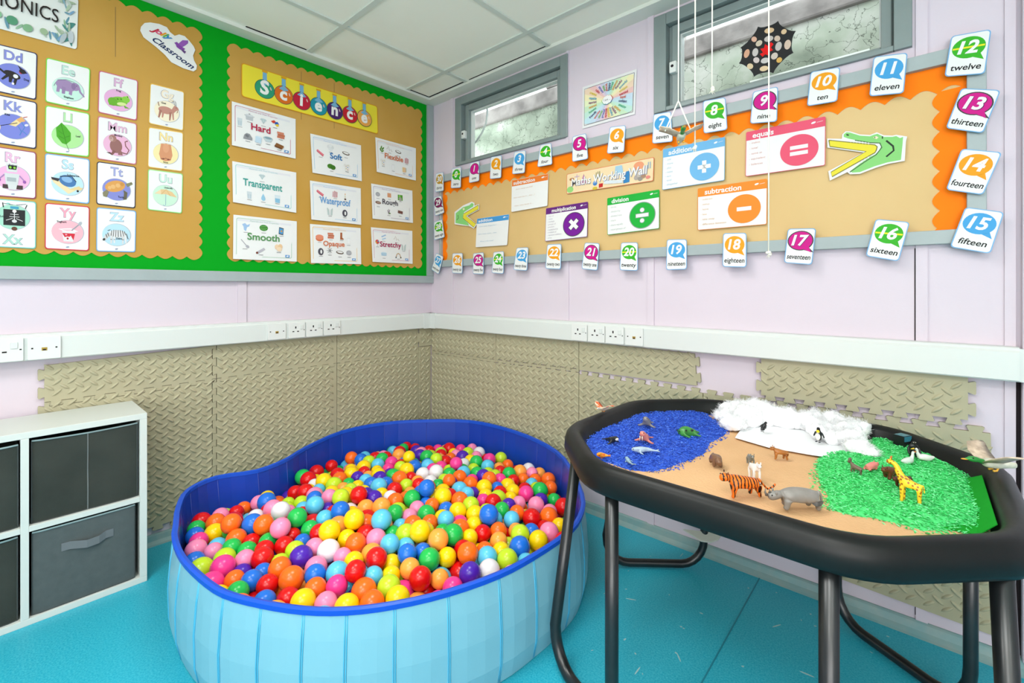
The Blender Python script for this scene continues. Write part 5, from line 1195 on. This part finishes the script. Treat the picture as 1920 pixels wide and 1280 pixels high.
def stripes(key, c1, c2, scale, dist, thr=.5, axis='X'):
    if key in MATS: return MATS[key]
    m = mat(key, c1, .4, .4); nt = m.node_tree; b = nt.nodes['Principled BSDF']
    tc = nt.nodes.new('ShaderNodeTexCoord'); mp = nt.nodes.new('ShaderNodeMapping'); mp.inputs['Rotation'].default_value = (0, 0, -YAW)
    w = nt.nodes.new('ShaderNodeTexWave'); w.inputs['Scale'].default_value = scale; w.inputs['Distortion'].default_value = dist; w.inputs['Detail'].default_value = 2; w.inputs['Detail Scale'].default_value = 1.5; w.bands_direction = axis
    mx = nt.nodes.new('ShaderNodeMix'); mx.data_type = 'RGBA'; mx.inputs[6].default_value = lin(c1); mx.inputs[7].default_value = lin(c2)
    r = nt.nodes.new('ShaderNodeMapRange'); r.inputs[1].default_value = thr; r.inputs[2].default_value = thr + .06
    nt.links.new(tc.outputs['Object'], mp.inputs[0]); nt.links.new(mp.outputs[0], w.inputs['Vector']); nt.links.new(w.outputs['Fac'], r.inputs[0]); nt.links.new(r.outputs[0], mx.inputs[0]); nt.links.new(mx.outputs[2], b.inputs['Base Color'])
    return m


def spots(key, c1, c2, scale, thr):
    if key in MATS: return MATS[key]
    m = mat(key, c1, .4, .4); nt = m.node_tree; b = nt.nodes['Principled BSDF']
    tc = nt.nodes.new('ShaderNodeTexCoord'); w = nt.nodes.new('ShaderNodeTexVoronoi'); w.inputs['Scale'].default_value = scale
    mx = nt.nodes.new('ShaderNodeMix'); mx.data_type = 'RGBA'; mx.inputs[6].default_value = lin(c2); mx.inputs[7].default_value = lin(c1)
    r = nt.nodes.new('ShaderNodeMapRange'); r.inputs[1].default_value = thr; r.inputs[2].default_value = thr + .04
    nt.links.new(tc.outputs['Object'], w.inputs['Vector']); nt.links.new(w.outputs['Distance'], r.inputs[0]); nt.links.new(r.outputs[0], mx.inputs[0]); nt.links.new(mx.outputs[2], b.inputs['Base Color'])
    return m


M_EYE = mat('toy_eye_black', '0a0a0a', .2, .6)
def quadruped(name, label, p, face, L, m, hip=.42, rb=.17, neck=(.18, .16), head=(.12, .02), hr=.1, mr=.06, lr=.05, ld=.85, tail=((-.12, -.1), (-.1, -.12)), tr=.025, ear=.05, ear_up=1, step=.08, nr=None, cat='toy animal', hump=0):
    """body length L; lengths in units of L: hip height, body radius, neck offset, head offset"""
    t = empty(name, p, label, cat, 'toy animals in the tray'); T = place(Vector(p), face, L)
    zb = hip; V = []; E = []
    def add(x, y, z, r, fr=None):
        V.append((x, y, z, r)); i = len(V) - 1
        if fr is not None: E.append((fr, i))
        return i
    pel = add(-.36, 0, zb, rb * .9); mid = add(0, 0, zb + hump * .5 - .01, rb, pel); che = add(.32, 0, zb + .02 + hump, rb * .98, mid)
    nk = add(.32 + neck[0], 0, zb + .04 + neck[1], nr or (rb * .5), che)
    hd = add(V[nk][0] + head[0], 0, V[nk][2] + head[1], hr, nk); mz = add(V[hd][0] + hr * 1.15, 0, V[hd][2] - hr * .35, mr, hd)
    for s in (-1, 1):
        for x0, fr, st in ((-.38, pel, -s * step), (.32, che, s * step)):
            a = add(x0 + st * .3, s * rb * .62, zb - rb * .62, lr * 1.45, fr)
            k = add(x0 + st * .6 + (.02 if x0 < 0 else 0), s * rb * .62, zb * .42, lr * 1.05, a)
            f = add(x0 + st, s * rb * .62, lr * .9, lr * .95, k); add(x0 + st + lr * .8, s * rb * .62, lr * .5, lr * .8, f)
    last = pel
    x, z = -.36 - rb * .6, zb + rb * .35
    last = add(x, 0, z, tr * 1.3, pel)
    for dx, dz in tail: x += dx; z += dz; last = add(x, 0, z, tr, last)
    b = skinmesh('body', V, E, m, t, T)
    hx, hz = V[hd][0], V[hd][2]
    if ear: bits('ears', lambda q: [q.ell((hx - hr * .25, s * hr * .75, hz + hr * .85 * ear_up), (ear * .5, ear * .35, ear), 8, 6) for s in (-1, 1)], m, t, T)
    bits('eyes', lambda q: [q.ell((hx + hr * .55, s * hr * .62, hz + hr * .32), hr * .16, 8, 6) for s in (-1, 1)], M_EYE, t, T)
    return t, T, dict(hx=hx, hz=hz, hr=hr, mx=V[mz][0], mzz=V[mz][2])


zr = ZS + .003
t, T, k = quadruped('toy_tiger', 'orange toy tiger with black stripes walking on the sand at the front', onz(1394, 930, zr), 185, .072, stripes('tiger_plastic', 'e8701a', '241810', 42, 4, .66), hip=.46, rb=.205, neck=(.14, .1), head=(.14, .03), hr=.155, mr=.09, lr=.062, tail=((-.14, -.18), (-.16, -.16), (-.18, .06), (-.08, .1)), tr=.03, ear=.045)
t, T, k = quadruped('toy_rhino', 'grey toy rhinoceros standing on the sand beside the green rice', onz(1497, 953, zr), 178, .082, plas('8a8680'), hip=.38, rb=.215, neck=(.14, -.03), head=(.17, -.07), hr=.125, mr=.09, lr=.075, tail=((-.08, -.12), (-.01, -.14)), tr=.03, ear=.06, step=.05)
bits('horns', lambda q: (q.tube([(k['mx'] + .02, 0, k['mzz'] + .05), (k['mx'] + .06, 0, k['mzz'] + .13), (k['mx'] + .055, 0, k['mzz'] + .24)], [.04, .025, .003], 8), q.tube([(k['hx'] + .08, 0, k['hz'] + .08), (k['hx'] + .1, 0, k['hz'] + .18)], [.035, .004], 8)), plas('6e6a66'), t, T)
t, T, k = quadruped('toy_giraffe', 'yellow toy giraffe with brown patches standing in the green rice', onz(1707, 945, ZS + .006), 130, .040, spots('giraffe_plastic', 'f0c22c', '9a5a1c', 170, .36), hip=1.08, rb=.24, neck=(.30, .85), head=(.24, .08), hr=.15, mr=.09, lr=.085, tail=((-.04, -.2), (-.02, -.2)), tr=.03, ear=.08, step=.02, nr=.13)
bits('horns', lambda q: [q.tube([(k['hx'] - .04, s * .06, k['hz'] + .1), (k['hx'] - .06, s * .08, k['hz'] + .27)], [.03, .04], 7) for s in (-1, 1)], plas('c86a20'), t, T)
bits('mane', lambda q: q.tube([(k['hx'] - .16, 0, k['hz'] + .02), (k['hx'] - .34, 0, k['hz'] - .45), (k['hx'] - .58, 0, k['hz'] - .85)], .04, 6), plas('8a4a1c'), t, T)
quadruped('toy_hippo', 'brown toy hippopotamus facing the front on the sand beside blue rice', onz(1342, 872, zr), 262, .044, plas('7c5a42'), hip=.46, rb=.30, neck=(.14, -.02), head=(.16, -.06), hr=.19, mr=.18, lr=.10, tail=((-.05, -.1),), ear=.06, step=.02, nr=.24)
t, T, k = quadruped('toy_goat', 'white toy goat with long legs facing the front on the sand', onz(1414, 902, zr), 268, .040, mat('toy_goat_white', 'e6e2de', .5, var=.5, vscale=50, col2='c9b8ac', contrast=(.5, .7)), hip=.86, rb=.22, neck=(.16, .26), head=(.12, -.02), hr=.14, mr=.09, lr=.065, tail=((-.06, -.1),), ear=.09, step=.10)
bits('hooves', lambda q: [q.ell((x, s * .15, .03), (.07, .055, .045), 8, 5) for s in (-1, 1) for x in (.34 + s * .1, -.36 - s * .1)], plas('6a3a24'), t, T)
quadruped('toy_wolf', 'grey toy wolf standing behind the white goat', onz(1407, 872, zr), 255, .040, plas('7e8078'), hip=.52, rb=.19, neck=(.14, .16), head=(.1, .04), hr=.13, mr=.07, lr=.055, ear=.07)
quadruped('toy_lioness', 'small brown toy lioness on the sand below the paper ice', onz(1463, 861, zr), 170, .034, plas('a8682c'), hip=.62, rb=.23, neck=(.14, .16), head=(.1, .04), hr=.19, mr=.11, lr=.085, ear=.06, tail=((-.08, -.16), (-.02, -.16)))
quadruped('toy_donkey', 'small grey brown toy donkey with tall ears in the green rice beside the pig', onz(1606, 889, ZS + .012), 120, .026, plas('6e5c4c'), hip=.66, rb=.22, neck=(.14, .3), head=(.12, .0), hr=.15, mr=.1, lr=.07, ear=.22, ear_up=1.4)
quadruped('toy_pig', 'pink toy pig lying in the green rice', onz(1633, 880, ZS + .013), 20, .036, plas('ee8a80'), hip=.26, rb=.24, neck=(.12, .02), head=(.12, -.02), hr=.17, mr=.09, lr=.07, ear=.08, tail=((-.03, .05),), nr=.18)
quadruped('toy_bear', 'dark brown toy bear in the green rice behind the giraffe', onz(1671, 896, ZS + .012), 200, .042, plas('6a3a1c'), hip=.46, rb=.24, neck=(.12, .05), head=(.14, .02), hr=.17, mr=.09, lr=.1, ear=.07, tail=((-.03, -.03),), nr=.17)
quadruped('toy_cow', 'reddish brown toy cow half hidden behind the giraffe', onz(1694, 916, ZS + .012), 200, .046, plas('5c2c18'), hip=.48, rb=.2, neck=(.14, .08), head=(.14, -.02), hr=.13, mr=.09, lr=.06, ear=.07)
# gorilla and the dark block by the back rim
def upright(name, label, p, face, hgt, m, parts=()):
    t = empty(name, p, label, 'toy animal', 'toy animals in the tray'); T = place(Vector(p), face, hgt)
    V = [(0, 0, .38, .17), (.04, 0, .62, .19), (.08, 0, .82, .1), (.1, 0, .9, .13), (.2, 0, .88, .08)]; E = [(0, 1), (1, 2), (2, 3), (3, 4)]
    for s in (-1, 1):
        n = len(V); V += [(.02, s * .12, .24, .09), (.04, s * .14, .06, .07), (.1, s * .14, .04, .06)]; E += [(0, n), (n, n + 1), (n + 1, n + 2)]
        n = len(V); V += [(.06, s * .24, .6, .08), (.14, s * .28, .38, .065), (.22, s * .26, .2, .06)]; E += [(1, n), (n, n + 1), (n + 1, n + 2)]
    skinmesh('body', V, E, m, t, T); bits('eyes', lambda q: [q.ell((.2, s * .05, .93), .025, 8, 6) for s in (-1, 1)], mat('toy_eye_pale', 'b8b0a0', .3), t, T)
    return t
upright('toy_gorilla', 'black toy gorilla standing by the geese at the back of the rice', onz(1712, 856, ZS + .014), 250, .044, plas('1c1e1e'))
upright('toy_chimpanzee', 'small black toy ape at the back rim behind the geese', onz(1735, 846, ZS + .010), 230, .032, plas('121414'))
p = onz(1692, 836, ZS + .012); t = empty('toy_block', p, 'black toy block with a teal top leaning on the back rim of the tray', 'toy'); T = place(p, 20, .034)
def blk(q): q.smooth = False; q.box((-.5, -.4, 0), (.5, .4, .95))
bits('block', blk, plas('15191a'), t, T)
def blk2(q): q.smooth = False; q.box((-.44, -.43, .5), (.44, -.395, .92)); q.box((-.42, -.36, .94), (.42, .36, .965))
bits('teal_face', blk2, plas('3a8296', .15), t, T)

# sea animals
def seal(name, label, p, face, L, m, face_m=None, tusk=False, up=.3):
    t = empty(name, p, label, 'toy animal', 'toy animals in the tray'); T = place(Vector(p), face, L)
    V = [(-.5, 0, .05, .05), (-.25, 0, .12, .13), (.05, 0, .2, .23), (.28, 0, .22 + up * .4, .19), (.42, 0, .25 + up * .8, .16), (.54, 0, .22 + up * .75, .10)]; E = [(i, i + 1) for i in range(5)]
    for s in (-1, 1):
        n = len(V); V += [(.2, s * .2, .12, .07), (.22, s * .38, .04, .045), (.16, s * .46, .03, .03)]; E += [(2, n), (n, n + 1), (n + 1, n + 2)]
        n = len(V); V += [(-.62, s * .1, .04, .035), (-.7, s * .16, .03, .025)]; E += [(0, n), (n, n + 1)]
    skinmesh('body', V, E, m, t, T, root=2)
    bits('eyes', lambda q: [q.ell((.5, s * .1, .3 + up * .8), .025, 8, 6) for s in (-1, 1)], M_EYE, t, T)
    if face_m: bits('face_patch', lambda q: q.ell((.5, 0, .22 + up * .7), (.1, .12, .09), 10, 7), face_m, t, T)
    if tusk: bits('tusks', lambda q: [q.tube([(.58, s * .05, .18 + up * .7), (.6, s * .06, .02 + up * .5)], [.025, .008], 6) for s in (-1, 1)], plas('f0e4cc'), t, T)
    return t
zb_ = ZS + .012
seal('toy_seal', 'grey toy seal at the back of the blue rice', onz(1214, 798, zb_), 240, .062, plas('8a8684'))
seal('toy_walrus', 'pink toy walrus with tusks in the middle of the blue rice', onz(1210, 827, zb_), 235, .062, plas('dc8678'), tusk=True)
seal('toy_seal', 'black toy seal with a white muzzle in the blue rice by the left rim', onz(1146, 829, zb_), 300, .048, plas('26282a'), plas('d8d4cc'), up=.15)
p = onz(1290, 815, zb_); t = empty('toy_turtle', p, 'green toy turtle with black spots in the blue rice', 'toy animal', 'toy animals in the tray'); T = place(p, 190, .066)
skinmesh('body', [(-.42, 0, .1, (.06, .08)), (-.1, 0, .16, (.16, .3)), (.15, 0, .18, (.17, .32)), (.38, 0, .16, (.11, .2)), (.52, 0, .15, (.07, .12)), (.3, .34, .08, .06), (.18, .52, .04, .035), (.3, -.34, .08, .06), (.18, -.52, .04, .035), (-.3, .3, .06, .05), (-.42, .4, .04, .03), (-.3, -.3, .06, .05), (-.42, -.4, .04, .03), (-.58, 0, .08, .03)], [(0, 1), (1, 2), (2, 3), (3, 4), (3, 5), (5, 6), (3, 7), (7, 8), (1, 9), (9, 10), (1, 11), (11, 12), (0, 13)], mat('turtle_plastic', '3c8a3a', .35, var=.6, vscale=60, col2='20602a'), t, T, root=1)
bits('spots', lambda q: [q.ell((x, y, .27), (.07, .06, .05), 10, 6) for x, y in ((.22, .16), (.22, -.16), (-.1, .02), (-.08, .2), (-.06, -.2))], plas('16201a'), t, T)
bits('eyes', lambda q: [q.ell((.5, s * .1, .22), .035, 8, 6) for s in (-1, 1)], M_EYE, t, T)
def fish(name, label, p, face, L, m, fat=.16, roll=0, curl=0, tip=.0):
    t = empty(name, p, label, 'toy animal', 'toy animals in the tray'); T = place(Vector(p), face, L, 0, roll)
    V = [(.5, 0, .14, fat * .5), (.32, 0, .16, fat * .9), (.08, curl * .3, .17, fat), (-.2, curl * .5, .15, fat * .65), (-.42, curl * .2, .13, fat * .28), (-.52, -curl * .1, .14, fat * .25), (-.6, .14, .15, fat * .14), (-.6, -.14, .15, fat * .14), (.16, fat * 1.1, .08, fat * .25), (.04, fat * 1.9, .05, fat * .14), (.16, -fat * 1.1, .08, fat * .25), (.04, -fat * 1.9, .05, fat * .14)]
    E = [(0, 1), (1, 2), (2, 3), (3, 4), (4, 5), (5, 6), (5, 7), (2, 8), (8, 9), (2, 10), (10, 11)]
    skinmesh('body', V, E, m, t, T, root=2)
    bits('eyes', lambda q: [q.ell((.42, s * fat * .72, .19), .022, 8, 6) for s in (-1, 1)], M_EYE, t, T)
    return t
fish('toy_whale', 'pale grey toy beluga whale lying in the blue rice', onz(1207, 850, zb_), 172, .068, plas('a8bccc'), .13, curl=-.12)
fish('toy_dolphin', 'small grey blue toy dolphin at the front edge of the blue rice', onz(1180, 868, zb_), 100, .046, plas('8eaec2'), .12, curl=.2)
fish('toy_fish', 'orange and yellow toy fish at the front left of the blue rice', onz(1130, 856, zb_ + .002), 165, .034, spots('fish_plastic', 'f4a43c', 'e05a1c', 130, .35), .22, roll=.9)
def penguin(name, label, p, face, hgt, back, chest, tilt=0):
    t = empty(name, p, label, 'toy animal', 'toy animals in the tray'); T = place(Vector(p), face, hgt, tilt)
    skinmesh('body', [(0, 0, .16, .16), (0, 0, .4, .2), (.01, 0, .62, .16), (.03, 0, .76, .1), (.05, 0, .88, .12), (.17, 0, .86, .05), (.25, 0, .85, .02), (-.02, .2, .56, .05), (-.04, .3, .3, .04), (-.02, -.2, .56, .05), (-.04, -.3, .3, .04), (-.16, 0, .06, .05)], [(0, 1), (1, 2), (2, 3), (3, 4), (4, 5), (5, 6), (2, 7), (7, 8), (2, 9), (9, 10), (0, 11)], back, t, T, root=1)
    bits('belly', lambda q: q.ell((.09, 0, .38), (.14, .15, .28), 12, 9), plas('eeeae0'), t, T)
    if chest: bits('chest_patch', lambda q: q.ell((.1, 0, .68), (.09, .1, .1), 10, 8), chest, t, T)
    bits('feet', lambda q: [q.ell((.1, s * .09, .02), (.12, .06, .03), 8, 5) for s in (-1, 1)], plas('3c3c3c'), t, T)
    return t
PB = plas('17191c')
penguin('toy_penguin', 'black and white toy penguin with a yellow chest on the paper ice', onz(1535, 828, ZS + .0145), 215, .046, PB, plas('f2d61c'))
penguin('toy_penguin', 'small black toy penguin with a red beak tipped over on the cotton wool', onz(1428, 808, ZS + .016), 20, .036, PB, plas('c83a2c'), .55)
pr_ = onz(1450, 768, .656); pr_.y = -.118; 
penguin('toy_penguin', 'tiny white toy penguin chick on the back rim of the tray', (pr_.x, -.128, .6555), 250, .026, plas('dcd8d2'), None)
def goose(name, label, p, face, L, m, bill):
    t = empty(name, p, label, 'toy animal', 'toy animals in the tray'); T = place(Vector(p), face, L)
    skinmesh('body', [(-.55, 0, .34, .05), (-.3, 0, .28, .17), (.05, 0, .26, .22), (.3, 0, .34, .15), (.42, 0, .58, .08), (.44, 0, .78, .08), (.54, 0, .82, .09)], [(i, i + 1) for i in range(6)], m, t, T, root=2)
    bits('bill', lambda q: q.tube([(.6, 0, .82), (.78, 0, .78)], [.05, .02], 8), plas(bill), t, T)
    bits('eyes', lambda q: [q.ell((.58, s * .075, .86), .02, 8, 6) for s in (-1, 1)], M_EYE, t, T)
goose('toy_goose', 'white toy goose in the green rice nearer the giraffe', onz(1702, 872, ZS + .010), 15, .040, plas('d6e0d6'), 'e0782c')
goose('toy_goose', 'white toy goose with a yellow bill in the green rice by the back rim', onz(1734, 866, ZS + .010), 172, .042, plas('e8ece4'), 'f0c42c')

def duck(name, label, p, face, L, head, body, wing, feet, spread=.75, tilt=0, dihedral=.3, group='toy birds'):
    """a flying bird with spread wings"""
    t = empty(name, p, label, 'toy bird', group); T = place(Vector(p), face, L, tilt)
    skinmesh('body', [(-.62, 0, .12, (.03, .09)), (-.36, 0, .12, .1), (0, 0, .14, .15), (.24, 0, .17, .11)], [(0, 1), (1, 2), (2, 3)], body, t, T, root=2)
    skinmesh('head', [(.2, 0, .17, .08), (.36, 0, .22, .07), (.48, 0, .26, .09), (.6, 0, .245, .045), (.7, 0, .23, .03)], [(i, i + 1) for i in range(4)], head, t, T, root=2)
    for s in (-1, 1):
        def wingf(q, s=s):
            st = [(0, .16, .3, -.2), (.35, .2 + dihedral * .25, .34, -.22), (.62, .16 + dihedral * .55, .18, -.3), (spread + .12, .12 + dihedral * .62, -.12, -.34)]
            q.loft([[(f, s * (y + .06), z + .022), (f * .4 + b * .6, s * (y + .06), z + .03), (b, s * (y + .06), z), (f * .4 + b * .6, s * (y + .06), z - .012), (f, s * (y + .06), z - .006)] for y, z, f, b in st], True, True)
        bits('wing', wingf, wing, t, T)
    bits('bill', lambda q: q.ell((.7, 0, .23), (.1, .05, .02), 8, 5), plas('e0a030'), t, T)
    bits('eyes', lambda q: [q.ell((.53, s * .075, .29), .02, 8, 6) for s in (-1, 1)], M_EYE, t, T)
    if feet: bits('feet', lambda q: [q.tube([(-.1, s * .07, .06), (-.05, s * .08, -.04), (.04, s * .08, -.05)], [.025, .03, .035], 6) for s in (-1, 1)], plas(feet), t, T)
    return t
MW = mat('duck_wing', 'd8c4ac', .5, var=.7, vscale=70, col2='8a7464'); MG = plas('2c8a3a'); MBd = mat('duck_body', 'd8d4c4', .5, var=.6, vscale=60, col2='9aa080')
pd = onz(1868, 884, .662)
duck('toy_mallard', 'toy mallard with a green head spread over the right-hand rim of the tray', (pd.x - .006, pd.y, .668), 170, .078, MG, MBd, MW, 'e8b040', .6, 0, .7)
pl_ = onz(1131, 772, .658)
duck('toy_parrot', 'small toy bird with orange and white wings perched on the back left rim', (pl_.x, pl_.y, .662), 215, .046, plas('d8d0c0'), plas('c8b89a'), mat('orange_wing', 'e8642c', .45, var=.9, vscale=50, col2='f0e0c8', contrast=(.45, .55)), 'c87a30', .7, 0, .6)

# ---------------------------------------------------------------- strings hanging from the ceiling grid
M_STR = mat('cotton_string', 'efe9da', .85, .2)
DH = 1.3
def string(u, v, label, knot, fray=True, d=DH, harness=None):
    p = onD(u, v, d); mb = MB(); mb.smooth = True
    mb.tube([p, p.lerp(Vector((p.x, p.y, H)), .5) + Vector((.001, 0, 0)), Vector((p.x, p.y, H - .001))], .0019, 7)
    if harness:
        for (a, b) in harness: mb.tube([p + Vector((0, 0, .001)), onD(a, b, d)], .0019, 7)
    o = tag(mb.build('hanging_string', M_STR, loc=p), label, 'string', 'strings hanging from the ceiling')
    if knot:
        k = MB(); k.smooth = True; r = random.Random(label)
        for i in range(5): k.ell(p + Vector((r.uniform(-.004, .004), r.uniform(-.004, .004), r.uniform(-.004, .005))), (.005, .0045, .004), 8, 6)
        if fray:
            for i in range(9): k.tube([p, p + Vector((r.uniform(-.008, .008), r.uniform(-.008, .008), r.uniform(-.016, -.004)))], .0006, 4)
        k.build('knot', M_STR, o)
    return o
string(1303, 276, 'white string with a frayed knot ending in front of the addition poster', True)
string(1335, 168, 'white string with a knot ending in front of the second window', True)
string(1441, 476, 'longest white string, its knot hanging below the maths board', True)
string(1272, 190, 'white string holding the hanging toy duck by a loop', False, harness=((1247, 246), (1296, 246)))
pb = onD(1277, 256, DH)
duck('toy_mallard', 'toy mallard hanging in flight on a white string below the window', pb - Vector((0, 0, .012)), 258, .085, MG, MBd, MW, 'e8b040', .44, 0, .55)
